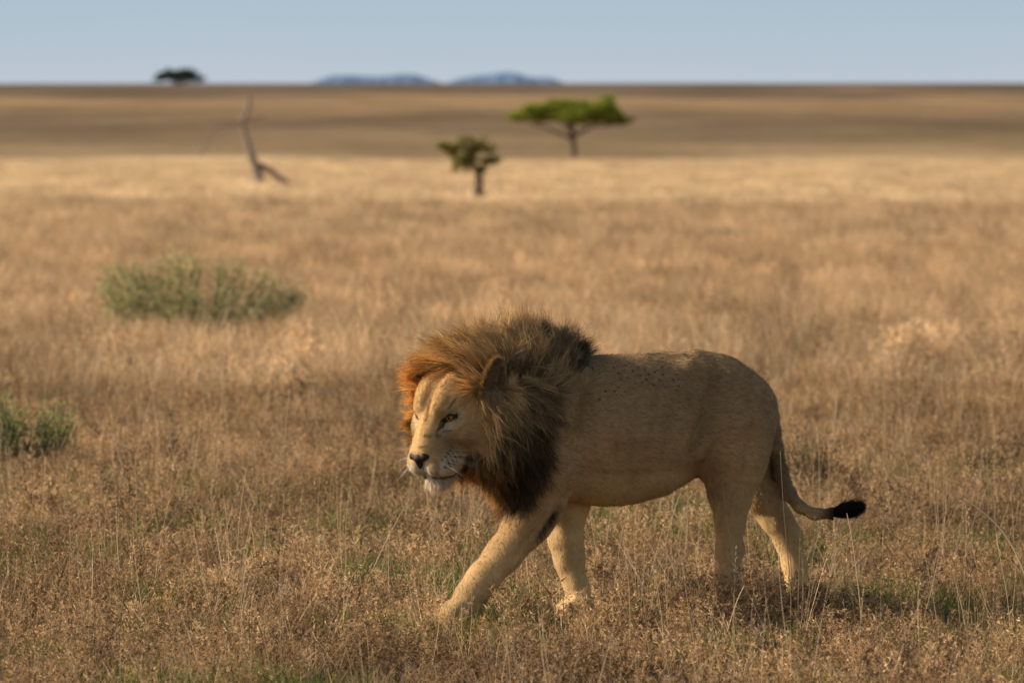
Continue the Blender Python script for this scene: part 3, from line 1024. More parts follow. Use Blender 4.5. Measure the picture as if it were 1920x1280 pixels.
def make_mane(name, nC, per, stray):
    w = mane_density(QC)
    k = 8
    p, n = sample_skin(nC, w)
    u, v = UV(p)
    d2, ln, lf, cr, ct = guide_mix(u, v)
    d2 = nrm(d2)
    dirs = np.zeros((nC, 3)); dirs[:, 0] = d2[:, 0]; dirs[:, 2] = d2[:, 1]
    dirs = nrm(dirs + (0.30 + 0.25 * stray) * RNG.standard_normal((nC, 3)))
    ln = ln * 0.92 * (0.62 + 0.70 * RNG.random(nC))
    ln = ln * (1 + 0.22 * stray)
    lf = lf * (0.6 + 0.9 * RNG.random(nC)) * (1 + 0.5 * stray)
    clump = grow(p, n, dirs, ln, lf, k)
    cl_tone = (0.48 + 1.1 * RNG.random((nC, 1)) ** 1.2) * (1 - 0.25 * stray)
    cl_mix = RNG.random((nC, 1))
    # hairs around each clump
    rad = 0.016
    off = RNG.standard_normal((nC, per, 3)) * rad * 0.6
    off -= (off * n[:, None]).sum(-1, keepdims=True) * n[:, None] * 0.8
    t = np.linspace(0, 1, k)
    conv = (1 - 0.72 * t ** 0.8)
    hl = 0.70 + 0.45 * RNG.random((nC, per))
    base = clump[:, None]                                   # nC,1,k,3
    # resample each hair along its clump by its own length
    tt = np.clip(hl[..., None] * t, 0, 1.12) * (k - 1)
    i0 = np.clip(tt.astype(int), 0, k - 2); fr_ = (tt - i0)[..., None]
    ci = np.arange(nC)[:, None, None]
    hair = clump[ci, i0] * (1 - fr_) + clump[ci, i0 + 1] * fr_
    hair = hair + off[:, :, None] * conv[None, None, :, None]
    wav = RNG.standard_normal((nC, per, 3)) * 0.014
    hair = hair + wav[:, :, None] * (t ** 2)[None, None, :, None]
    amp = RNG.standard_normal((nC, per, 1, 3)) * 0.0042
    ph = RNG.random((nC, per, 1, 1)) * 6.28
    hair = hair + amp * np.sin(ph + t[None, None, :, None] * 7.0) * t[None, None, :, None]
    nrmls = np.repeat(n[:, None], per, 1).reshape(-1, 3)
    hair = hair.reshape(-1, k, 3)
    # colours
    jr = 0.78 + 0.5 * RNG.random((nC, per, 1))
    crr = (cr * cl_tone)[:, None] * jr
    ctt = (ct * cl_tone * (0.8 + 0.4 * cl_mix))[:, None] * jr
    crr = crr.reshape(-1, 3) * 0.8; ctt = ctt.reshape(-1, 3)
    # shading normals: mass normal away from the skin
    mid = hair[:, 3]
    gn = grad_at(mid, 0.03)
    nn = nrm(0.6 * gn + 0.4 * nrmls)
    wd = (0.0024 - 0.0008 * stray) * (0.7 + 0.6 * RNG.random(len(hair)))
    V, F, col, fn = strands(hair, wd, nn, crr, ctt, 0.9, 0.22, 0.8)
    mesh_obj(name, V, F, m_mane, lion, col, fn)


make_mane('mane', 2300, 20, 0)
make_mane('stray_mane_hair', 520, 3, 1)


def tuft(name, root_pts, root_n, dirs, ln, per_col, width=0.002, k=5, grav=0.05, wob=0.003, keep=False, mat=None, spread=0.15, parent=None):
    n = len(root_pts)
    d = nrm(dirs + spread * RNG.standard_normal((n, 3)))
    t = np.linspace(0, 1, k)[None, :, None]
    pts = root_pts[:, None] + d[:, None] * (ln[:, None, None] * t)
    pts[:, :, 2] -= grav * (ln[:, None] * t[:, :, 0] ** 2)
    pts = pts + RNG.standard_normal((n, 1, 3)) * wob * t ** 2
    c = per_col * (0.75 + 0.5 * RNG.random((n, 1)))
    V, F, col, fn = strands(pts, width * (0.7 + 0.6 * RNG.random(n)), root_n, c * 0.85, np.minimum(c * 1.1, 0.95), 0.9)
    return mesh_obj(name, V, F, mat or m_mane, parent or lion, col, fn)


# chin beard
p, n = sample_skin(60000, np.where(is_head, 1.0, 0.0))
f, l, h = head_local(p)
ok = (h < -0.222) & (f > 0.030) & (np.abs(l) < 0.055)
p, n = p[ok][:1500], n[ok][:1500]
tuft('chin_beard', p, n, np.array([[0.12, -0.05, -1.0]]) * 1.0 + 0.5 * n, 0.030 * (0.5 + 0.8 * RNG.random(len(p))), np.repeat(np.array([[0.72, 0.63, 0.50]]), len(p), 0), 0.0018, spread=0.22)

# tail tuft: hairs fan out from the tip of the tail to a rounded brush
ta = P(1552, 963, dt - 0.05); tb = P(1596, 954, dt - 0.06)
nT = 3800
ax = nrm(tb - ta)
ring = RNG.standard_normal((nT, 3)); ring -= (ring @ ax)[:, None] * ax; ring = nrm(ring)
s = RNG.random(nT) ** 0.8
thm = (0.05 + 1.0 * (1 - s)) * np.pi * 0.62
thm = thm * (0.55 + 0.45 * RNG.random(nT))
roots = ta + (tb - ta) * s[:, None] + ring * 0.009
cen = P(1596, 954, dt - 0.06)
tips = cen + ax * (np.cos(thm) * 0.060)[:, None] + ring * (np.sin(thm) * 0.037)[:, None]
dvec = tips - roots
lnT = np.linalg.norm(dvec, axis=1) * (0.70 + 0.42 * RNG.random(nT))
tuft('tail_tuft', roots, nrm(ring + 0.2 * ax), nrm(dvec), lnT, np.repeat(np.array([[0.012, 0.010, 0.010]]), nT, 0), 0.0024, grav=0.0, spread=0.10)

# elbow hair, dark
eu, ev = [], []
roots, ns = [], []
for i in range(150):
    t = RNG.random() ** 1.6
    q = hit(1044 + (1012 - 1044) * t + RNG.normal() * 3 - 4, 958 + (1008 - 958) * t + RNG.normal() * 3)
    if q is not None and q[1] < 23.6:
        roots.append(q)
roots = np.array(roots); ns = grad_at(roots, 0.01)
tuft('elbow_hair', roots, ns, ns * 0.30 + np.array([[0.30, 0.05, -1.0]]), 0.028 * (0.3 + 1.0 * RNG.random(len(roots))), np.array([[0.075, 0.056, 0.040]]) * (0.4 + 1.8 * RNG.random((len(roots), 1)) ** 2), 0.0020, grav=0.2)

# ---- eyes
m_eye, nt, out = new_mat('lion_eye')
Ln = nt.links.new
at = N(nt, 'ShaderNodeAttribute', attribute_name='Col')
b = N(nt, 'ShaderNodeBsdfPrincipled')
b.inputs['Roughness'].default_value = 0.08
b.inputs['Specular IOR Level'].default_value = 0.5
Ln(at.outputs['Color'], b.inputs['Base Color'])
Ln(b.outputs[0], out.inputs['Surface'])
m_lid = solid('eyelid_skin', (0.020, 0.014, 0.010), 0.5, 0.3)
m_nose = solid('nose_leather', (0.020, 0.014, 0.013), 0.55, 0.25, (180.0, (0.035, 0.022, 0.020)))


def uv_sphere(c, r, nu=32, nv=24, axes=(HF, HL, HU)):
    th = np.linspace(0, np.pi, nv)[:, None]; ph = np.linspace(0, 2 * np.pi, nu, endpoint=False)[None]
    a = np.cos(th) * np.ones_like(ph); bb = np.sin(th) * np.cos(ph); cc = np.sin(th) * np.sin(ph)
    V = (c + r * (a[..., None] * axes[0] + bb[..., None] * axes[1] + cc[..., None] * axes[2])).reshape(-1, 3)
    i, j = np.meshgrid(np.arange(nv - 1), np.arange(nu), indexing='ij')
    q = np.stack([i * nu + j, i * nu + (j + 1) % nu, (i + 1) * nu + (j + 1) % nu, (i + 1) * nu + j], -1).reshape(-1, 4)
    return V, q, np.repeat(th, nu, 1).ravel()


for s in (1, -1):
    gaze = nrm(HF + 0.62 * s * HL + 0.10 * HU)                 # eyes look a little outwards, ahead of the lion
    side = nrm(np.cross(HU, gaze)); up = np.cross(gaze, side)
    # seat the eyeball on the skin
    q0 = EYE[s] + 0.10 * gaze
    tt = np.linspace(0, 0.2, 400)
    ray = q0[None] - tt[:, None] * gaze[None]
    k_ = np.argmax(sdf_at(ray) < 0)
    surf = ray[k_]
    r = 0.0235
    c = surf - gaze * (r - 0.0105)
    V, q, th = uv_sphere(c, r, 40, 60, (gaze, side, up))
    col = np.where((th < 0.74)[:, None], np.array([[0.36, 0.19, 0.055]]), np.array([[0.10, 0.07, 0.05]]))
    col = np.where((th < 0.25)[:, None], np.array([[0.006, 0.005, 0.004]]), col)
    col = np.where(((th > 0.68) & (th < 0.80))[:, None], np.array([[0.05, 0.03, 0.012]]), col)
    eye = mesh_obj('eye', V, q, m_eye, lion, col)
    # lids: pieces of a slightly larger sphere above and below the almond opening
    for nm, sg, cut, tilt_ in (('upper_eyelid', 1, 0.31, 0.22), ('lower_eyelid', -1, 0.50, 0.22)):
        aa = np.linspace(-1.35, 1.35, 28); bbv = np.linspace(0, 1, 8)
        A, B = np.meshgrid(aa, bbv, indexing='ij')
        # opening edge height follows an almond, slanting down towards the nose
        edge = sg * cut * (1 - (A / 1.30) ** 2).clip(0, 1) + 0.03 * A * s
        top = sg * (1.0) + 0.03 * A * s
        el_ = edge + (top - edge) * B
        rr = r + 0.0022 - 0.0012 * B
        d = np.cos(el_)[..., None] * (np.cos(A)[..., None] * gaze + np.sin(A)[..., None] * side) + np.sin(el_)[..., None] * up
        Vl = (c + rr[..., None] * d).reshape(-1, 3)
        i, j = np.meshgrid(np.arange(27), np.arange(7), indexing='ij')
        a = (i * 8 + j).ravel()
        mesh_obj(nm, Vl, np.stack([a, a + 1, a + 9, a + 8], -1), m_lid, eye)

# ---- nose leather: a small wedge with two nostrils, built in head space
def build_nose():
    global SDF, LO, DIM, GX, GY, GZ, VOX
    keep = (SDF, LO, DIM, GX, GY, GZ, VOX)
    VOX = 0.0016
    c = H(0.168, 0, -0.098)
    LO = c - 0.065; DIM = np.array([82, 82, 82])
    GX = (LO[0] + VOX * np.arange(82)).astype(np.float32); GY = (LO[1] + VOX * np.arange(82)).astype(np.float32); GZ = (LO[2] + VOX * np.arange(82)).astype(np.float32)
    SDF = np.full((82, 82, 82), 0.5, np.float32)
    cone(H(0.168, 0.026, -0.090), 0.0165, H(0.168, -0.026, -0.090), 0.0165, 0.010)
    cone(H(0.175, 0, -0.098), 0.021, H(0.180, 0, -0.132), 0.009, 0.012)
    for s in (1, -1):
        cone(H(0.168, 0.028 * s, -0.092), 0.015, H(0.150, 0.046 * s, -0.100), 0.009, 0.010)
        cone(H(0.192, 0.018 * s, -0.104), 0.0052, H(0.166, 0.050 * s, -0.106), 0.0045, 0.004, sub=True)
    V, Fq = surface_nets(SDF)
    SDF, LO, DIM, GX, GY, GZ, VOX = keep
    mesh_obj('nose', V, Fq, m_nose, lion)


build_nose()

# ---- ears
def build_ear(base, tip, opening, wid, name='ear'):
    ax = nrm(tip - base); ln = np.linalg.norm(tip - base)
    op = nrm(opening - (opening @ ax) * ax); sd = np.cross(ax, op)
    nu, nv = 26, 18
    V = []
    ts = np.linspace(0, 1, nv); ps = np.linspace(-1, 1, nu)
    T, S = np.meshgrid(ts, ps, indexing='ij')
    half = wid * np.sqrt(np.clip(1 - (np.clip(T - 0.35, 0, 1) / 0.66) ** 2.2, 0.02, 1)) * (0.72 + 0.28 * smooth(0, 0.4, T))
    depth = 0.9 * half * (1 - S ** 2) * (1 - 0.35 * T)
    ctr = base + T[..., None] * ln * ax
    inner = ctr + (S * half)[..., None] * sd - depth[..., None] * op
    thick = 0.006 * (1 - 0.4 * np.abs(S))
    outer = inner - (thick[..., None]) * op * 1.0 + (np.sign(S) * 0.002)[..., None] * sd
    V = np.concatenate([inner.reshape(-1, 3), outer.reshape(-1, 3)])
    n0 = nu * nv
    i, j = np.meshgrid(np.arange(nv - 1), np.arange(nu - 1), indexing='ij')
    a = (i * nu + j).ravel()
    Fi = np.stack([a, a + 1, a + nu + 1, a + nu], -1)
    Fo = Fi[:, ::-1] + n0
    rim = [k for k in range(0, n0, nu)] + list(range(n0 - nu + 1, n0)) + [k for k in range(n0 - nu - 1, 0, -nu)]
    rim = np.array(rim)
    Fr = np.stack([rim[:-1], rim[1:], rim[1:] + n0, rim[:-1] + n0], -1)
    ci = np.array([0.22, 0.155, 0.095]); co = np.array([0.20, 0.12, 0.055])
    col = np.concatenate([np.repeat(ci[None], n0, 0), np.repeat(co[None], n0, 0)])
    e = mesh_obj(name, V, [Fi, Fo, Fr], m_coat, lion, col)
    # hair on the rim, the back and inside
    k = RNG.integers(0, len(rim), 2600)
    rp = inner.reshape(-1, 3)[rim[k]] + 0.003 * RNG.standard_normal((2600, 3))
    s_r = S.ravel()[rim[k]]; t_r = T.ravel()[rim[k]]
    dr = sd * (s_r * 0.8)[:, None] + ax * (0.4 + 0.7 * t_r)[:, None] + op * 0.25
    cc = np.repeat(np.array([[0.36, 0.245, 0.125]]), 2600, 0) * np.where(RNG.random((2600, 1)) < 0.25, 0.4, 1.0)
    tuft('ear_fringe', rp, nrm(np.repeat(op[None], 2600, 0) + 0.3 * sd * s_r[:, None]), dr, 0.026 * (0.5 + RNG.random(2600)), cc, 0.0018, spread=0.4, parent=e)
    k = RNG.integers(0, n0, 4200)
    rp = inner.reshape(-1, 3)[k]
    s_i = S.ravel()[k]
    dr = op * 0.5 - sd * (s_i * 0.9)[:, None] + ax * 0.5
    ccol = np.where((s_i > 0.1)[:, None], np.array([[0.46, 0.35, 0.23]]), np.array([[0.30, 0.21, 0.12]]))
    tuft('inner_ear_hair', rp, np.repeat(op[None], 4200, 0), dr, 0.026 * (0.5 + RNG.random(4200)), ccol, 0.0016, spread=0.35, parent=e)
    k = RNG.integers(0, n0, 2500)
    rp = outer.reshape(-1, 3)[k]
    q = base + RNG.standard_normal((900, 3)) * np.array([0.020, 0.012, 0.016]) + ax * 0.012 + op * 0.012
    tuft('ear_base_hair', q, np.repeat(op[None], 900, 0), op * 0.5 - ax * 0.35 + sd * 0.0 + np.array([0.55, -0.1, -0.25]), 0.034 * (0.4 + RNG.random(900)), np.repeat(np.array([[0.36, 0.26, 0.15]]), 900, 0), 0.0018, grav=1.2, spread=0.4, parent=e)
    tuft('ear_back_fur', rp, np.repeat(-op[None], 2500, 0), ax * 0.8 - op * 0.4 + sd * (S.ravel()[k] * 0.5)[:, None], 0.016 * (0.5 + RNG.random(2500)), np.repeat(np.array([[0.25, 0.155, 0.07]]), 2500, 0), 0.0018, spread=0.3, parent=e)


build_ear(P(914, 746, 23.15), P(930, 681, 23.13), np.array([0.80, -1.0, 0.05]), 0.034)
build_ear(P(842, 735, 23.46), P(842, 675, 23.48), np.array([-0.75, -0.7, 0.05]), 0.046)

# ---- whiskers
def whiskers():
    k = 7
    for s in (1, -1):
        pts = []
        for i in range(4):
            for j in range(4):
                q = H(0.135 - 0.022 * j, (0.066 + 0.006 * j) * s, -0.118 - 0.012 * i)
                d = nrm(0.25 * HF * (1 - j * 0.35) + (0.85) * s * HL - (0.10 + 0.14 * i) * HU - 0.45 * HF * (j > 1) + 0.12 * RNG.standard_normal(3))
                t = np.linspace(0, 1, k)[:, None]
                ln = 0.07 + 0.07 * RNG.random()
                w = q + d * ln * t
                w[:, 2] -= 0.25 * ln * t[:, 0] ** 2
                w = w - HF * 0.25 * ln * t ** 2
                pts.append(w)
        pts = np.array(pts)
        n = len(pts)
        c = np.repeat(np.array([[0.78, 0.74, 0.66]]), n, 0)
        V, F, col, fn = strands(pts, np.full(n, 0.0007), np.repeat(np.array([[-0.3, -0.9, 0.3]]), n, 0), c, c, 0.4)
        mesh_obj('whisker_hair', V, F, m_fur, lion, col, fn)


whiskers()

# ---- flies on the back
m_fly = solid('fly_black', (0.008, 0.007, 0.007), 0.35, 0.5)
FLY_UV = [(1110, 692), (1124, 701), (1113, 715), (1104, 684), (1137, 681), (1150, 690), (1158, 700), (1172, 686), (1163, 713), (1160, 727), (1176, 709), (1186, 697), (1196, 690), (1203, 718), (1216, 703), (1209, 695), (1224, 722),
          (1183, 672), (1160, 676), (1202, 668), (1245, 665), (1232, 681), (1228, 700), (1243, 704), (1248, 726), (1261, 713), (1268, 703), (1271, 712), (1271, 724), (1265, 733), (1273, 743), (1274, 754), (1256, 690), (1281, 676), (1290, 684), (1294, 698),
          (1284, 668), (1218, 672), (1147, 720), (1172, 735), (1212, 713), (1199, 705), (1236, 714), (1134, 734), (1123, 749), (1300, 675), (1312, 668), (1190, 720), (1152, 735), (1240, 690)]


def build_fly():
    parts = []
    off = 0
    Vs, Fs = [], []
    I3 = np.eye(3)
    for c, rad in (((0, 0, 0.0015), (0.0042, 0.0020, 0.0018)), ((0.0046, 0, 0.0017), (0.0017, 0.0017, 0.0015))):
        V, q, _ = uv_sphere(np.zeros(3), 1.0, 10, 7, (I3[0], I3[1], I3[2]))
        Vs.append(V * np.array(rad) + np.array(c)); Fs.append(q + off); off += len(V)
    for s in (1, -1):
        Vs.append(np.array([(0.001, 0.0006 * s, 0.0034), (-0.004, 0.0040 * s, 0.0036), (-0.0075, 0.0034 * s, 0.0032), (-0.0055, 0.0006 * s, 0.0034)]))
        Fs.append(np.array([[0, 1, 2, 3]]) + off); off += 4
    return np.concatenate(Vs), np.concatenate(Fs)


fv, ff = build_fly()
fly0 = None
for (u, v) in FLY_UV:
    q = hit(u, v)
    if q is None:
        continue
    n = grad_at(q[None], 0.01)[0]
    if fly0 is None:
        fly0 = mesh_obj('fly', fv, ff, m_fly)
        o = fly0
    else:
        o = fly0.copy()
        C.objects.link(o)
    tag(o, 'tiny black fly sitting on the brown back of the lion', 'fly', 'flies on the back of the lion')
    o.location = [float(t) for t in q + n * 0.004]
    e = Vector(n).to_track_quat('Z', 'X')
    o.rotation_mode = 'QUATERNION'
    o.rotation_quaternion = e @ Vector((0, 0, 1)).rotation_difference(Vector((0, 0, 1)))
    o.rotation_quaternion = e @ __import__('mathutils').Quaternion((0, 0, 1), RNG.random() * 6.28)
    sc_ = 0.5 + 0.5 * RNG.random()
    o.scale = (sc_, sc_, sc_)


# ================================================================== VEGETATION
def ribbon(pts, width, facing):
    """one tapered blade along pts (k,3); returns V, F(quads)"""
    k = len(pts)
    T = np.gradient(pts, axis=0)
    side = nrm(np.cross(T, facing))
    w = width * (1 - np.linspace(0, 1, k) ** 2 * 0.85)[:, None] * 0.5
    V = np.stack([pts - side * w, pts + side * w], 1).reshape(-1, 3)
    i = 2 * np.arange(k - 1)
    return V, np.stack([i, i + 1, i + 3, i + 2], -1)


class Clump:
    def __init__(self):
        self.V, self.F, self.C, self.n = [], [], [], 0

    def add(self, V, F, c0, c1=None):
        self.V.append(V); self.F.append(F + self.n); self.n += len(V)
        c1 = c0 if c1 is None else c1
        t = np.linspace(0, 1, len(V))[:, None]
        self.C.append(np.asarray(c0)[None] * (1 - t) + np.asarray(c1)[None] * t)

    def blade(self, base, direction, ln, width, c0, c1, bend=0.3, k=4):
        d = nrm(np.asarray(direction, float))
        t = np.linspace(0, 1, k)[:, None]
        a = RNG.random() * 6.28
        bdir = np.array([math.cos(a), math.sin(a), -0.4])
        pts = np.asarray(base, float)[None] + d[None] * ln * t + bdir[None] * bend * ln * t ** 2
        a = RNG.random() * 6.28
        V, F = ribbon(pts, width, np.array([math.cos(a), math.sin(a), 0.15]))
        self.add(V, F, c0, c1)
        return pts

    def leaf(self, base, direction, ln, width, c):
        d = nrm(np.asarray(direction, float))
        s = nrm(np.cross(d, RNG.standard_normal(3)))
        m = base + d * ln * 0.45 + np.cross(d, s) * ln * 0.12
        V = np.stack([base, m - s * width * 0.5, base + d * ln, m + s * width * 0.5])
        self.add(V, np.array([[0, 1, 2, 3]]), c * 0.9, c * 1.1)

    def out(self):
        return np.concatenate(self.V), np.concatenate(self.F), np.concatenate(self.C)


def rc(cols):
    c = np.array(cols[RNG.integers(0, len(cols))], float)
    return c * (0.75 + 0.5 * RNG.random())


BROWNS = [(0.58, 0.39, 0.205), (0.70, 0.495, 0.275), (0.41, 0.265, 0.14), (0.82, 0.62, 0.38), (0.53, 0.33, 0.155), (0.24, 0.155, 0.09), (0.11, 0.075, 0.048)]
STRAWS = [(0.74, 0.57, 0.36), (0.68, 0.51, 0.31), (0.80, 0.65, 0.44), (0.60, 0.44, 0.26)]
GREENS = [(0.12, 0.17, 0.035), (0.16, 0.20, 0.05), (0.20, 0.21, 0.065), (0.09, 0.13, 0.03)]
DARKS = [(0.10, 0.065, 0.04), (0.14, 0.09, 0.05), (0.075, 0.05, 0.035)]


def up_dir(lean):
    a = RNG.random() * 6.28; l = lean * math.sqrt(RNG.random())
    return np.array([math.cos(a) * l, math.sin(a) * l, 1.0])


def forb(stems, hmin, hmax, cols, rad=0.10, leaf=(0.012, 0.030), nleaf=19, lw=0.0031, lean=0.55):
    """dry branched herb with curled, spiky dead leaves and heads"""
    c = Clump()
    for _ in range(stems):
        a = RNG.random() * 6.28; r = rad * math.sqrt(RNG.random())
        b = np.array([math.cos(a) * r, math.sin(a) * r, -0.02])
        h = hmin + (hmax - hmin) * RNG.random()
        col = rc(cols)
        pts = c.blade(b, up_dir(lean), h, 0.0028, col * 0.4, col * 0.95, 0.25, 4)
        for _k in range(nleaf):
            t = 0.25 + 0.75 * RNG.random() ** 0.7
            q = t * 3; i = min(int(q), 2)
            p = pts[i] * (1 - (q - i)) + pts[i + 1] * (q - i)
            d = RNG.standard_normal(3); d[2] = abs(d[2]) * 0.5 + 0.25
            c.leaf(p, d, leaf[0] + (leaf[1] - leaf[0]) * RNG.random(), lw * (0.7 + 0.7 * RNG.random()), rc(cols))
        if RNG.random() < 0.55:      # spiky head
            for _k in range(9):
                d = RNG.standard_normal(3); d[2] = d[2] * 0.6 + 0.4
                c.leaf(pts[-1], d, 0.010 + 0.014 * RNG.random(), 0.003, rc(cols))
    return c.out()


def grass_clump(n, hmin, hmax, cols, rad=0.09, w=0.0028, lean=0.45, bend=0.35):
    c = Clump()
    for _ in range(n):
        a = RNG.random() * 6.28; r = rad * math.sqrt(RNG.random())
        col = rc(cols)
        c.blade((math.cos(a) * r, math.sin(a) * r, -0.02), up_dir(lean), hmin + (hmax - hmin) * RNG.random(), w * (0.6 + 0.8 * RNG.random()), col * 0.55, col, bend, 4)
    return c.out()


def stalks(n, hmin, hmax, cols, rad=0.08):
    c = Clump()
    for _ in range(n):
        a = RNG.random() * 6.28; r = rad * math.sqrt(RNG.random())
        col = rc(cols)
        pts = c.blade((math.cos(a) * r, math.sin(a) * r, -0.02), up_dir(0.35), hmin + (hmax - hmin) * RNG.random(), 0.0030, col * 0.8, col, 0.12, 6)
        for _k in range(6):
            p = pts[-1] * (0.4 + 0.6 * RNG.random()) + pts[-2] * 0.0
            q = pts[-2] + (pts[-1] - pts[-2]) * RNG.random()
            c.leaf(q, nrm(pts[-1] - pts[-2]) + 0.5 * RNG.standard_normal(3), 0.014, 0.003, col)
    return c.out()


def dark_weed(n, hmin, hmax):
    c = Clump()
    for _ in range(n):
        pts = c.blade((RNG.normal() * 0.03, RNG.normal() * 0.03, -0.02), up_dir(0.35), hmin + (hmax - hmin) * RNG.random(), 0.0042, rc(DARKS), rc(DARKS), 0.15, 5)
        for _b in range(7):
            t = 0.4 + 0.6 * RNG.random(); q = t * 4; i = min(int(q), 3)
            p = pts[i] * (1 - (q - i)) + pts[i + 1] * (q - i)
            pb = c.blade(p, up_dir(0.9), 0.05 + 0.05 * RNG.random(), 0.0022, rc(DARKS), rc(DARKS), 0.2, 3)
            for _k in range(10):
                c.leaf(pb[-1], RNG.standard_normal(3) + np.array([0, 0, 0.4]), 0.010 + 0.012 * RNG.random(), 0.0035, rc(DARKS) * 1.2)
        for _k in range(12):
            c.leaf(pts[-1], RNG.standard_normal(3) + np.array([0, 0, 0.3]), 0.012 + 0.012 * RNG.random(), 0.004, rc(DARKS))
    return c.out()


# ---- one object per kind of ground cover; its own clump meshes are set out by a geometry node tree
def cover_nodes():
    ng = bpy.data.node_groups.new('set_out_clumps', 'GeometryNodeTree')
    ng.interface.new_socket('Geometry', in_out='INPUT', socket_type='NodeSocketGeometry')
    ng.interface.new_socket('Geometry', in_out='OUTPUT', socket_type='NodeSocketGeometry')
    n = ng.nodes; L = ng.links.new
    gi = n.new('NodeGroupInput'); go = n.new('NodeGroupOutput')

    def attr(name, typ):
        a = n.new('GeometryNodeInputNamedAttribute'); a.data_type = typ
        a.inputs['Name'].default_value = name
        return a.outputs['Attribute']
    sg = n.new('GeometryNodeSeparateGeometry'); sg.domain = 'POINT'
    cp = n.new('FunctionNodeCompare'); cp.data_type = 'INT'; cp.operation = 'LESS_THAN'
    L(attr('clump', 'INT'), cp.inputs[2]); cp.inputs[3].default_value = 0
    L(gi.outputs[0], sg.inputs[0]); L(cp.outputs[0], sg.inputs[1])
    sp = n.new('GeometryNodeSplitToInstances'); sp.domain = 'POINT'
    L(sg.outputs['Inverted'], sp.inputs['Geometry']); L(attr('clump', 'INT'), sp.inputs['Group ID'])
    mp = n.new('GeometryNodeMeshToPoints')
    L(sg.outputs['Selection'], mp.inputs['Mesh'])
    ip = n.new('GeometryNodeInstanceOnPoints')
    L(mp.outputs[0], ip.inputs['Points']); L(sp.outputs['Instances'], ip.inputs['Instance'])
    ip.inputs['Pick Instance'].default_value = True
    L(attr('pick', 'INT'), ip.inputs['Instance Index'])
    L(attr('turn', 'FLOAT_VECTOR'), ip.inputs['Rotation'])
    L(attr('size', 'FLOAT_VECTOR'), ip.inputs['Scale'])
    L(ip.outputs[0], go.inputs[0])
    return ng


NG = cover_nodes()


def ground_cover(name, clumps, pts, size, mat, label, cat, lean=0.0):
    V, F, Cc, G = [], [], [], []
    off = 0
    for i, (v, f, c) in enumerate(clumps):
        V.append(v); F.append(f + off); Cc.append(c); G.append(np.full(len(v), i)); off += len(v)
    n = len(pts)
    V.append(pts); Cc.append(np.zeros((n, 3))); G.append(np.full(n, -1))
    tot = off + n
    pick = np.zeros(tot, np.int32); pick[off:] = RNG.integers(0, len(clumps), n)
    turn = np.zeros((tot, 3), np.float32); turn[off:, 2] = RNG.random(n) * 6.28
    turn[off:, 0] = RNG.normal(size=n) * lean; turn[off:, 1] = RNG.normal(size=n) * lean
    sz = np.ones((tot, 3), np.float32); sz[off:] = size
    o = mesh_obj(name, np.concatenate(V), np.concatenate(F), mat, None, np.concatenate(Cc), smooth_shade=False,
                 attrs={'clump': ('INT', np.concatenate(G).astype(np.int32)), 'pick': ('INT', pick), 'turn': ('FLOAT_VECTOR', turn), 'size': ('FLOAT_VECTOR', sz)})
    md = o.modifiers.new('set_out_clumps', 'NODES')
    md.node_group = NG
    return tag(o, label, cat, kind='stuff')


def wedge(density, y0, y1, margin=1.5, extra=2.2, keep=None):
    """random points on the ground in a strip that is wider than the view; density per square metre"""
    out_ = []
    for a, b in zip(np.linspace(y0, y1, 13)[:-1], np.linspace(y0, y1, 13)[1:]):
        w = 0.09 * b * margin + extra
        n = RNG.poisson(density * 2 * w * (b - a))
        out_.append(np.stack([(RNG.random(n) * 2 - 1) * w, a + (b - a) * RNG.random(n)], -1))
    p = np.concatenate(out_)
    if keep is not None:
        p = p[keep(p[:, 0], p[:, 1])]
    return np.stack([p[:, 0], p[:, 1], terrain(p[:, 0], p[:, 1])], -1)


PAWS = [P(850, 1170, 23.26), P(1075, 1160, 23.69), P(1345, 1150, 23.76), P(1488, 1140, 24.03)]


def clear_of_paws(x, y, r=0.11):
    ok = np.ones(len(x), bool)
    for q in PAWS:
        # keep the paw itself and a hand's width in front of it clear
        ok &= ~((np.abs(x - q[0]) < r + 0.03) & (y < q[1] + r) & (y > q[1] - r + 0.03))
    return ok


def n2(x, y, s):
    return noise3(np.stack([x, y, x * 0], -1), s)


m_dry = leafy('dry_herb', 0.46, 0.75, 0.06, inst_rand=0.42, tint_noise=(0.6, (0.70, 0.66, 0.62), (1.24, 1.21, 1.17)))
m_straw = leafy('dry_straw', 0.48, 0.6, 0.12, inst_rand=0.36, tint_noise=(0.35, (0.82, 0.76, 0.72), (1.12, 1.12, 1.12)))
m_green = leafy('green_blades', 0.40, 0.55, 0.15, inst_rand=0.3, trans_tint=(1.2, 1.3, 0.7))
m_weed = leafy('dead_weed', 0.15, 0.8, 0.05, inst_rand=0.3)


def sized(pts, lo, hi, hvar=0.2):
    n = len(pts)
    s = lo + (hi - lo) * RNG.random(n)
    h = s * (1 + hvar * RNG.normal(size=n)).clip(0.5, 1.6)
    patch = 0.75 + 0.5 * n2(pts[:, 0], pts[:, 1], 0.9)
    for q in PAWS[:2]:           # shorter, trodden growth in front of the fore paws
        z = (np.abs(pts[:, 0] - q[0]) < 0.20) & (pts[:, 1] < q[1] + 0.05) & (pts[:, 1] > q[1] - 1.0)
        patch = np.where(z, patch * 0.78, patch)
    return np.stack([s, s, h * patch], -1)


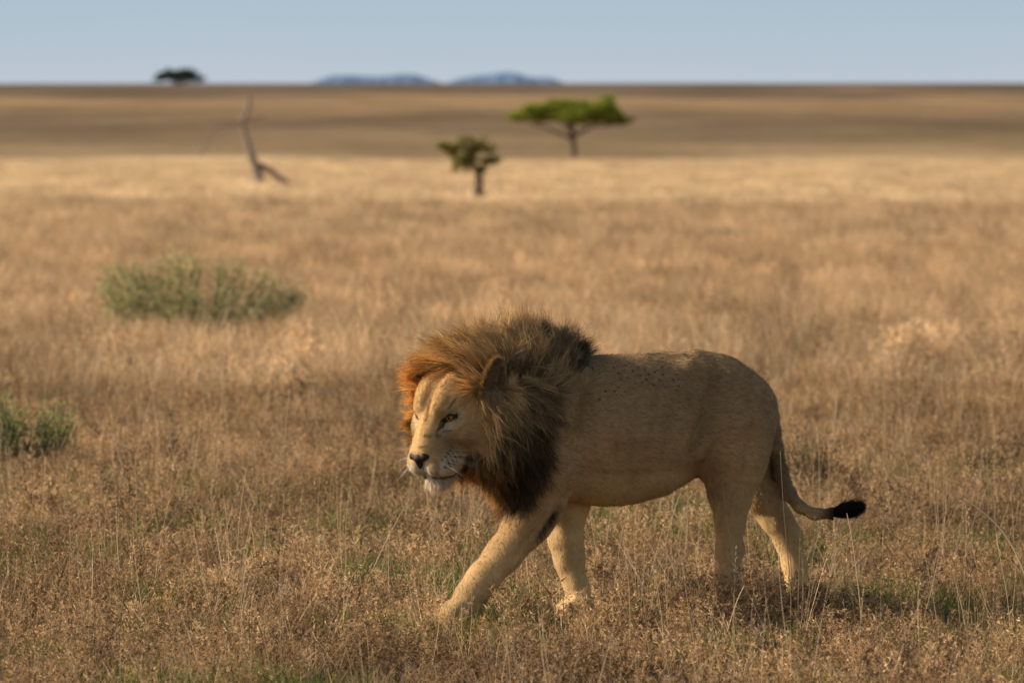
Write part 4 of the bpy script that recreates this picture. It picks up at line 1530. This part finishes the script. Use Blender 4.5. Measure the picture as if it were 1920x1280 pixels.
# near: dry herbs, short grass, a few taller straws, green shoots low down
forbs = [forb(16, 0.07, 0.19, BROWNS) for _ in range(6)]
low = [grass_clump(46, 0.05, 0.16, STRAWS + BROWNS, rad=0.12) for _ in range(4)]
p = wedge(24, 17.5, 46, keep=clear_of_paws)
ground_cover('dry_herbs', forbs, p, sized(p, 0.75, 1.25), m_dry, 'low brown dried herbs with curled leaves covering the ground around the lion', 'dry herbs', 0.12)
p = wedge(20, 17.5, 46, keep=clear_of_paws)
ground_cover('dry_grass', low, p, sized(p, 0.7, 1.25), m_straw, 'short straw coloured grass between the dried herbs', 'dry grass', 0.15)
tall = [stalks(3, 0.25, 0.50, STRAWS) for _ in range(5)]
p = wedge(5.5, 18.5, 60, keep=lambda x, y: ~((np.abs(x - 0.1) < 0.35) & (y > 21.5) & (y < 23.6)))
ground_cover('grass_stalks', tall, p, sized(p, 0.7, 1.2), m_straw, 'thin pale grass stalks standing above the dried herbs', 'grass stalks', 0.10)
shoots = [grass_clump(60, 0.06, 0.16, GREENS, rad=0.10, w=0.004) for _ in range(3)]
p = wedge(30, 18, 34, keep=lambda x, y: n2(x, y, 1.6) > 0.60)
ground_cover('green_grass', shoots, p, sized(p, 0.8, 1.3), m_green, 'small tufts of fresh green grass low between the dried herbs', 'green grass', 0.15)
weeds = [dark_weed(3, 0.14, 0.30) for _ in range(4)]
p = wedge(2.2, 18, 55, keep=lambda x, y: (n2(x, y, 0.8) > 0.5) & clear_of_paws(x, y))
ground_cover('dead_weeds', weeds, p, sized(p, 0.7, 1.1), m_weed, 'dark dead weed stems with spiky heads scattered over the plain', 'dead weeds', 0.12)

# thicker growth just in front of the hind feet
hx = np.concatenate([q[0] + RNG.normal(size=46) * 0.16 for q in PAWS[2:]]); hy = np.concatenate([q[1] - 0.16 - 0.45 * RNG.random(46) for q in PAWS[2:]])
p = np.stack([hx, hy, terrain(hx, hy)], -1)
ground_cover('tall_dry_herbs', forbs, p, sized(p, 0.9, 1.3), m_dry, 'taller dried herbs hiding the hind paws of the lion', 'dry herbs', 0.12)

# middle distance: taller brown grass
MIDC = [tuple(np.minimum(np.array(c) * np.array([1.14, 1.13, 1.22]), 0.85)) for c in BROWNS[:5]] + STRAWS
mid = [grass_clump(70, 0.18, 0.46, MIDC, rad=0.22, w=0.006, lean=0.35) for _ in range(4)] + [forb(16, 0.14, 0.36, MIDC, rad=0.2, leaf=(0.03, 0.06), nleaf=12, lw=0.009) for _ in range(3)]
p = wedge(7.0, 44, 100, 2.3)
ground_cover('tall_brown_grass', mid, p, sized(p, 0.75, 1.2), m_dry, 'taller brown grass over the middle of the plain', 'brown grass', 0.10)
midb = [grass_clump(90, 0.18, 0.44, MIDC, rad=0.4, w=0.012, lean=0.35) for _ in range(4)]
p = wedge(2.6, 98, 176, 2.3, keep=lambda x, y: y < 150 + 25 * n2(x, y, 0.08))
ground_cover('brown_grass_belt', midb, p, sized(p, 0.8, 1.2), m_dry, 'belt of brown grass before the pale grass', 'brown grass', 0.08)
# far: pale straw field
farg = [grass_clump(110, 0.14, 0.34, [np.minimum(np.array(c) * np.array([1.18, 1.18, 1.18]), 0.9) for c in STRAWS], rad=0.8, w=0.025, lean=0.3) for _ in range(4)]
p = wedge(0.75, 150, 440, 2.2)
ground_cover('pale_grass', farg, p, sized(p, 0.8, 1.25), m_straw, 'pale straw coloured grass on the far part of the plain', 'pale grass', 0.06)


# ------------------------------------------------------------------ trees
def tube(pts, rad, ns=7):
    pts = np.asarray(pts, float); k = len(pts)
    T = nrm(np.gradient(pts, axis=0))
    ref = np.array([0.13, 0.97, 0.21])
    s = nrm(np.cross(T, ref)); u = np.cross(s, T)
    a = np.linspace(0, 2 * np.pi, ns, endpoint=False)
    ring = s[:, None] * np.cos(a)[None, :, None] + u[:, None] * np.sin(a)[None, :, None]
    V = (pts[:, None] + ring * np.asarray(rad).reshape(-1, 1, 1)).reshape(-1, 3)
    i, j = np.meshgrid(np.arange(k - 1), np.arange(ns), indexing='ij')
    F = np.stack([i * ns + j, i * ns + (j + 1) % ns, (i + 1) * ns + (j + 1) % ns, (i + 1) * ns + j], -1).reshape(-1, 4)
    return V, F


def wood(nodes_list, seg=8, wob=0.02):
    """list of polylines [(p, r), ...] joined in one mesh, smoothly bent"""
    Vs, Fs, off = [], [], 0
    for nodes in nodes_list:
        p = np.array([n[0] for n in nodes], float); r = np.array([n[1] for n in nodes], float)
        t = np.linspace(0, len(nodes) - 1, seg * (len(nodes) - 1) + 1)
        q = np.stack([np.interp(t, np.arange(len(nodes)), p[:, i]) for i in range(3)], -1)
        rr = np.interp(t, np.arange(len(nodes)), r)
        kk = np.ones(5) / 5
        qs = np.stack([np.convolve(np.pad(q[:, i], 2, mode='edge'), kk, mode='valid') for i in range(3)], -1)
        qs[0] = q[0]; qs[-1] = q[-1]
        qs[1:-1] += RNG.standard_normal((len(qs) - 2, 3)) * wob * rr.mean()
        rr = rr * (1 + 0.10 * RNG.standard_normal(len(rr)))
        V, F = tube(qs, rr)
        Vs.append(V); Fs.append(F + off); off += len(V)
    return np.concatenate(Vs), np.concatenate(Fs)


def leaf_cloud(centres, radii, n, size, cols, light=(0.75, 1.25)):
    """many small leaf faces spread through flattened ellipsoid clumps; upper leaves painted paler, as if lit from above"""
    k = RNG.choice(len(centres), n, p=np.prod(radii, 1) ** 0.6 / (np.prod(radii, 1) ** 0.6).sum())
    d = nrm(RNG.standard_normal((n, 3))) * (RNG.random((n, 1)) ** 0.45)
    p = np.asarray(centres)[k] + d * np.asarray(radii)[k]
    a = nrm(RNG.standard_normal((n, 3)) * np.array([1, 1, 0.6])); b_ = nrm(np.cross(a, RNG.standard_normal((n, 3))))
    s = size * (0.6 + 0.8 * RNG.random((n, 1)))
    V = np.stack([p - a * s, p + b_ * s * 0.5, p + a * s, p - b_ * s * 0.5], 1).reshape(-1, 3)
    F = np.arange(4 * n).reshape(n, 4)
    base = np.array(cols)[RNG.integers(0, len(cols), n)]
    tone = (light[0] + (light[1] - light[0]) * (0.5 + 0.5 * d[:, 2:3])) * (0.8 + 0.4 * RNG.random((n, 1)))  # top light painted into the leaf tone
    col = np.repeat(base * tone, 4, 0)
    return V, F, col


m_bark = solid('bark', (0.10, 0.075, 0.055), 0.9, 0.05, (6.0, (0.17, 0.135, 0.105)))
m_dead = solid('dead_wood', (0.17, 0.135, 0.105), 0.9, 0.05, (4.0, (0.30, 0.245, 0.20)))
m_leaf = leafy('acacia_leaves', 0.5, 0.6, 0.1, trans_tint=(1.2, 1.3, 0.6))


def at(u, v, d, off=0.0):
    return P(u, v, d + off)


def base_on_ground(u, d):
    x = (u - 960) / FPX * d
    return np.array([x, d, float(terrain(x, d))])


# the broad green umbrella tree
def umbrella_tree(u0, d, label, trunk_lines, clumps, n, size, cols, seed_depth=1.0):
    b = base_on_ground(u0, d)
    root = empty('acacia_tree', b, label, 'tree', None)
    sc_ = d / FPX
    lines = []
    for ln in trunk_lines:
        lines.append([(at(a[0], a[1], d, a[3] if len(a) > 3 else 0.0), a[2] * sc_) for a in ln])
    V, F = wood(lines)
    mesh_obj('trunk', V, F, m_bark, root)
    cc, rr = [], []
    for (u, v, ru, rv, dy) in clumps:
        cc.append(at(u, v, d, dy)); rr.append((ru * sc_, ru * sc_ * 0.9, rv * sc_))
    V, F, col = leaf_cloud(np.array(cc), np.array(rr), n, size, cols)
    mesh_obj('crown', V, F, m_leaf, root, col, smooth_shade=False)
    return root


def scatter_clumps(boxes):
    out_ = []
    for (u0, u1, v0, v1, n, ru, rv, dep) in boxes:
        for _ in range(n):
            out_.append((u0 + (u1 - u0) * RNG.random(), v0 + (v1 - v0) * RNG.random(), ru * (0.7 + 0.6 * RNG.random()), rv * (0.7 + 0.6 * RNG.random()), (RNG.random() * 2 - 1) * dep))
    return out_


dG = 465.0
umbrella_tree(1076, dG, 'broad flat topped green acacia tree standing alone on the far plain',
    [[(1077, 312, 7.0), (1076, 285, 6.0), (1074, 258, 5.5), (1070, 236, 4.5), (1062, 218, 3.0)],
     [(1075, 262, 4.0), (1060, 256, 3.0, -1), (1035, 244, 2.2, -1.5), (1005, 234, 1.6, -2), (985, 226, 1.2, -2)],
     [(1074, 256, 4.0), (1092, 246, 3.0, 1), (1112, 236, 2.4, 1.5), (1135, 224, 1.6, 1.5), (1150, 216, 1.2, 1.5)],
     [(1073, 250, 3.5), (1064, 240, 2.4, 1), (1046, 226, 1.8, 1), (1030, 214, 1.2, 1)],
     [(1071, 244, 3.2), (1080, 230, 2.2, -1), (1095, 216, 1.6, -1), (1105, 206, 1.2, -1)],
     [(1112, 236, 2.0, 1.5), (1140, 236, 1.6, 2), (1165, 232, 1.2, 2)]],
    scatter_clumps([(956, 990, 212, 224, 14, 12, 6, 1.5), (985, 1035, 198, 222, 30, 17, 7.5, 2.5), (1030, 1085, 196, 224, 26, 18, 10, 3), (1080, 1140, 192, 222, 26, 18, 10, 3), (1120, 1155, 188, 222, 16, 15, 8, 2.5), (1140, 1180, 214, 232, 18, 12, 5.5, 1.5), (1000, 1130, 215, 230, 14, 18, 6, 2), (1128, 1150, 180, 192, 7, 9, 6, 1.5), (1030, 1060, 186, 198, 6, 12, 6, 2)]),
    25000, 0.11, [(0.22, 0.25, 0.045), (0.27, 0.29, 0.06), (0.33, 0.335, 0.085), (0.15, 0.18, 0.036)])
dS = 176.0
umbrella_tree(897, dS, 'small young acacia tree with thin olive crown left of the broad acacia',
    [[(899, 380, 14.0), (897, 355, 9.5), (899, 338, 8.0), (897, 322, 6.5), (886, 314, 3.5), (872, 304, 2.5), (858, 292, 2.0), (840, 284, 1.4)],
     [(898, 325, 4.5), (905, 316, 3.0, 0.1), (918, 306, 2.2, 0.1), (938, 299, 1.3, 0.2)],
     [(886, 314, 3.0), (884, 298, 2.4, -0.1), (880, 282, 1.8, -0.1), (884, 268, 1.2, -0.1)],
     [(884, 298, 2.0), (898, 284, 1.5, 0.2), (916, 276, 1.1, 0.2)]],
    scatter_clumps([(820, 838, 268, 279, 7, 7, 4, 0.2), (824, 858, 268, 284, 14, 9, 6, 0.3), (925, 943, 294, 304, 5, 7, 3.5, 0.2), (846, 884, 272, 292, 14, 9, 7, 0.35), (864, 908, 260, 284, 20, 10, 7.5, 0.4), (890, 926, 268, 284, 14, 9, 6, 0.3), (850, 890, 292, 318, 18, 9, 8, 0.3), (872, 896, 280, 300, 8, 7, 7, 0.3), (900, 940, 292, 308, 12, 9, 5.5, 0.25), (890, 912, 308, 324, 8, 7, 6, 0.2)]),
    6500, 0.040, [(0.21, 0.21, 0.055), (0.27, 0.25, 0.075), (0.16, 0.15, 0.055), (0.21, 0.155, 0.085)])
dF = 1585.0
umbrella_tree(335, dF, 'dark distant acacia tree on the skyline',
    [[(336, 170, 3.0), (335, 158, 2.6), (334, 148, 2.0), (330, 140, 1.5)], [(335, 160, 2.0), (318, 150, 1.4, 2), (300, 147, 1.0, 2)], [(335, 160, 2.0), (352, 150, 1.4, -2), (370, 147, 1.0, -2)], [(336, 166, 2.0), (345, 152, 1.4), (350, 144, 1.0)]],
    scatter_clumps([(286, 306, 145, 151, 10, 8, 3.2, 3), (300, 335, 137, 148, 20, 11, 4.5, 4), (330, 366, 136, 148, 20, 11, 4.5, 4), (362, 384, 144, 151, 10, 8, 3.2, 3), (310, 360, 134, 140, 10, 10, 3, 3), (314, 358, 132, 138, 16, 14, 4, 3), (296, 374, 148, 154, 12, 8, 3, 3)]),
    6000, 0.30, [(0.03, 0.055, 0.03), (0.045, 0.07, 0.035), (0.035, 0.05, 0.035)])

# the dead tree, leaning, with a fallen limb and a broken branch hanging to the left
dD = 228.0
b = base_on_ground(486, dD)
dead = empty('dead_tree', b, 'bare dead tree with leaning pale trunk and a drooping limb', 'dead tree')
s_ = dD / FPX


def L2(*pts):
    return [(at(u, v, dD, dy), r * s_) for (u, v, r, dy) in pts]


V, F = wood([L2((487, 358, 13, 0), (484, 325, 10, 0), (476, 305, 8, 0), (467, 280, 6.2, 0), (460, 250, 5.2, 0), (454, 238, 4.6, 0), (458, 222, 3.8, 0), (466, 205, 5.0, 0), (467, 190, 4.2, 0), (465, 172, 1.8, 0))])
mesh_obj('trunk', V, F, m_dead, dead)
for ln in (L2((480, 310, 7, 0), (495, 314, 6.0, 0.3), (510, 322, 5.5, 0.5), (525, 336, 5.5, 0.4), (545, 348, 4.5, 0.4), (580, 350, 2.0, 0.4)),
           L2((457, 236, 3.0, 0), (446, 226, 3.0, -0.3), (438, 236, 2.0, -0.4), (420, 234, 1.5, -0.6), (404, 242, 1.4, -0.8), (396, 252, 2.0, -0.9), (384, 275, 1.8, -1.0), (375, 294, 1.0, -1.0)),
           L2((454, 238, 3.0, 0), (450, 215, 2.6, 0.3), (452, 206, 1.2, 0.4)),
           L2((462, 226, 2.2, 0), (482, 222, 1.5, 0.4), (498, 218, 0.8, 0.6))):
    V, F = wood([ln])
    mesh_obj('branch', V, F, m_dead, dead)


# ------------------------------------------------------------------ bushes
m_bush = leafy('bush_leaves', 0.5, 0.6, 0.1, trans_tint=(1.1, 1.15, 0.75))


def bush(u0, d, spans, label, n, nst, size, cols, name='green_bush'):
    b = base_on_ground(u0, d)
    root = empty(name, b, label, 'bush')
    sc_ = d / FPX
    tips, lines = [], []
    for (u, v, r, dy) in spans:
        for _ in range(nst):
            tip = at(u + (u - u0) * 0.06 + RNG.normal() * r * 0.9, v + RNG.normal() * r * 0.5, d, dy + RNG.normal() * r * sc_)
            st = b + np.array([(u - u0) * sc_ * 0.55 + RNG.normal() * 0.05, dy * 0.6 + RNG.normal() * 0.05, -0.03])
            mid_ = st * 0.5 + tip * 0.5 + RNG.standard_normal(3) * 0.04
            lines.append([(st, 0.006), (mid_, 0.004), (tip, 0.002)])
            tips.append((mid_, tip))
    V, F = wood(lines, 4, 0.2)
    mesh_obj('branches', V, F, m_bark, root)
    k = RNG.integers(0, len(tips), n)
    A = np.array([t[0] for t in tips]); B = np.array([t[1] for t in tips])
    t = RNG.random((n, 1)) ** 0.7 * 1.05
    p = A[k] * (1 - t) + B[k] * t + RNG.standard_normal((n, 3)) * 0.046
    a = nrm(0.8 * nrm(B[k] - A[k]) + 0.8 * RNG.standard_normal((n, 3))); c_ = nrm(np.cross(a, RNG.standard_normal((n, 3))))
    s = size * (0.6 + 0.8 * RNG.random((n, 1)))
    V = np.stack([p, p + a * s * 0.9 + c_ * s * 0.32, p + a * s * 2, p + a * s * 0.9 - c_ * s * 0.32], 1).reshape(-1, 3)
    col = np.array(cols)[RNG.integers(0, len(cols), n)] * (0.7 + 0.6 * RNG.random((n, 1)))
    mesh_obj('foliage', V, np.arange(4 * n).reshape(n, 4), m_bush, root, np.repeat(col, 4, 0), smooth_shade=False)


BUSH = [(0.42, 0.42, 0.23), (0.36, 0.38, 0.19), (0.52, 0.50, 0.30), (0.28, 0.29, 0.15), (0.58, 0.47, 0.29)]
bush(350, 55.5, [(200, 537, 14, -0.1), (225, 509, 18, 0.1), (255, 503, 20, 0), (290, 509, 22, 0.2), (330, 492, 20, 0), (370, 492, 22, -0.1), (410, 498, 22, 0.1), (450, 509, 22, 0), (490, 520, 20, 0.1), (520, 548, 16, 0), (240, 559, 18, -0.2), (300, 554, 20, -0.2), (360, 554, 22, -0.3), (420, 559, 22, -0.2), (475, 570, 18, -0.2), (540, 554, 10, 0), (330, 576, 20, -0.3), (215, 590, 16, -0.2), (270, 600, 18, -0.2), (390, 600, 20, -0.3), (450, 598, 18, -0.2), (520, 590, 12, -0.1)],
     'wide sage green bush in the grass on the left', 6200, 14, 0.025, BUSH)
bush(40, 34.8, [(5, 755, 12, 0), (15, 785, 16, 0), (-20, 770, 16, 0), (35, 800, 12, 0), (75, 790, 12, 0.05), (105, 770, 12, 0.05), (120, 800, 10, 0), (90, 815, 12, 0), (-50, 780, 16, 0), (20, 820, 14, -0.05)],
     'small bright green bush at the left edge of the photo', 2500, 10, 0.014, [(0.30, 0.37, 0.14), (0.24, 0.31, 0.12), (0.40, 0.45, 0.22), (0.18, 0.22, 0.09)])
SCRUB = [(0.16, 0.115, 0.065), (0.24, 0.165, 0.085), (0.12, 0.095, 0.05), (0.30, 0.20, 0.10)]
bush(1515, 32.5, [(1500, 835, 16, 0), (1525, 845, 16, 0), (1510, 870, 18, 0), (1540, 880, 12, 0), (1490, 880, 12, 0)], 'dark dry shrub in the grass behind the tail of the lion', 1700, 8, 0.011, SCRUB, 'dry_shrub')
bush(1850, 33.0, [(1820, 865, 14, 0), (1845, 850, 16, 0), (1875, 860, 16, 0), (1900, 875, 12, 0), (1850, 885, 18, 0)], 'dark dry shrub near the right edge of the photo', 1700, 8, 0.011, SCRUB, 'dry_shrub')
bush(312, 300.0, [(285, 340, 6, 0), (305, 335, 6, 0.5), (325, 338, 6, 0), (340, 341, 5, 0)], 'low olive bush on the pale grass left of the dead tree', 1500, 9, 0.09, [(0.15, 0.14, 0.05), (0.20, 0.17, 0.07)], 'low_bush')

# ------------------------------------------------------------------ single straws that stand out
m_stalk = leafy('pale_stalk', 0.25, 0.55, 0.15)


def stalk(pts, width, label, col=(0.66, 0.52, 0.33), head=True):
    p = np.array([P(u, v, d) for (u, v, d) in pts])
    t = np.linspace(0, len(p) - 1, 5 * (len(p) - 1) + 1)
    q = np.stack([np.interp(t, np.arange(len(p)), p[:, i]) for i in range(3)], -1)
    q = np.stack([np.convolve(np.pad(q[:, i], 2, mode='edge'), np.ones(5) / 5, mode='valid') for i in range(3)], -1)
    q[0] = p[0]; q[-1] = p[-1]
    V, F = tube(q, np.linspace(width, width * 0.55, len(q)), 5)
    c = np.repeat(np.array([col]), len(V), 0) * np.linspace(0.8, 1.05, len(V))[:, None]
    o = mesh_obj('grass_stalk', V, F, m_stalk, None, c, loc=p[0])
    tag(o, label, 'grass stalk', 'single pale grass stalks')


stalk([(1481, 1080, 23.3), (1474, 1010, 23.3), (1468, 940, 23.3), (1463, 845, 23.3)], 0.0022, 'tall thin straw crossing the far hind leg of the lion')
stalk([(1617, 1175, 23.0), (1609, 1090, 23.0), (1598, 1010, 23.0), (1588, 962, 23.0)], 0.0028, 'pale straw rising to the black tail tuft')
stalk([(1935, 1110, 22.8), (1912, 1050, 22.8), (1892, 1010, 22.8), (1860, 972, 22.8), (1810, 934, 22.8)], 0.0050, 'long pale stalk bent over at the right edge of the photo')
stalk([(1345, 1265, 21.6), (1362, 1190, 21.6), (1380, 1130, 21.6), (1395, 1098, 21.6)], 0.0030, 'slanting straw in the foreground below the hind legs')
stalk([(1897, 1215, 22.3), (1890, 1120, 22.3), (1878, 1060, 22.3), (1868, 1000, 22.3)], 0.0022, 'upright thin straw below the bent stalk at the right edge')
stalk([(365, 880, 31.0), (370, 835, 31.0), (377, 785, 31.0)], 0.0030, 'short pale straw standing in the middle of the left grass')
stalk([(405, 900, 31.5), (410, 830, 31.5), (418, 725, 31.5)], 0.0028, 'tall upright straw right of the short pale straw in the left grass')
stalk([(240, 910, 29.5), (222, 850, 29.5), (212, 812, 29.5)], 0.0030, 'curved straw leaning left in the grass at left')
stalk([(228, 745, 38.0), (210, 715, 38.0), (183, 706, 38.0)], 0.0032, 'straw with its tip drooping left above the left grass')
stalk([(532, 870, 31.0), (536, 800, 31.0), (543, 728, 31.0)], 0.0026, 'lone upright straw between the green bush and the head of the lion')
stalk([(868, 935, 23.9), (873, 905, 23.9), (876, 888, 23.9)], 0.0016, 'thin straw standing below the jaw of the lion')
stalk([(290, 1095, 24.2), (300, 1020, 24.2), (312, 960, 24.2), (318, 935, 24.2)], 0.0020, 'straw leaning right in the left foreground')
stalk([(445, 1030, 25.0), (450, 960, 25.0), (462, 875, 25.0)], 0.0020, 'fine upright straw in front of the left grass')
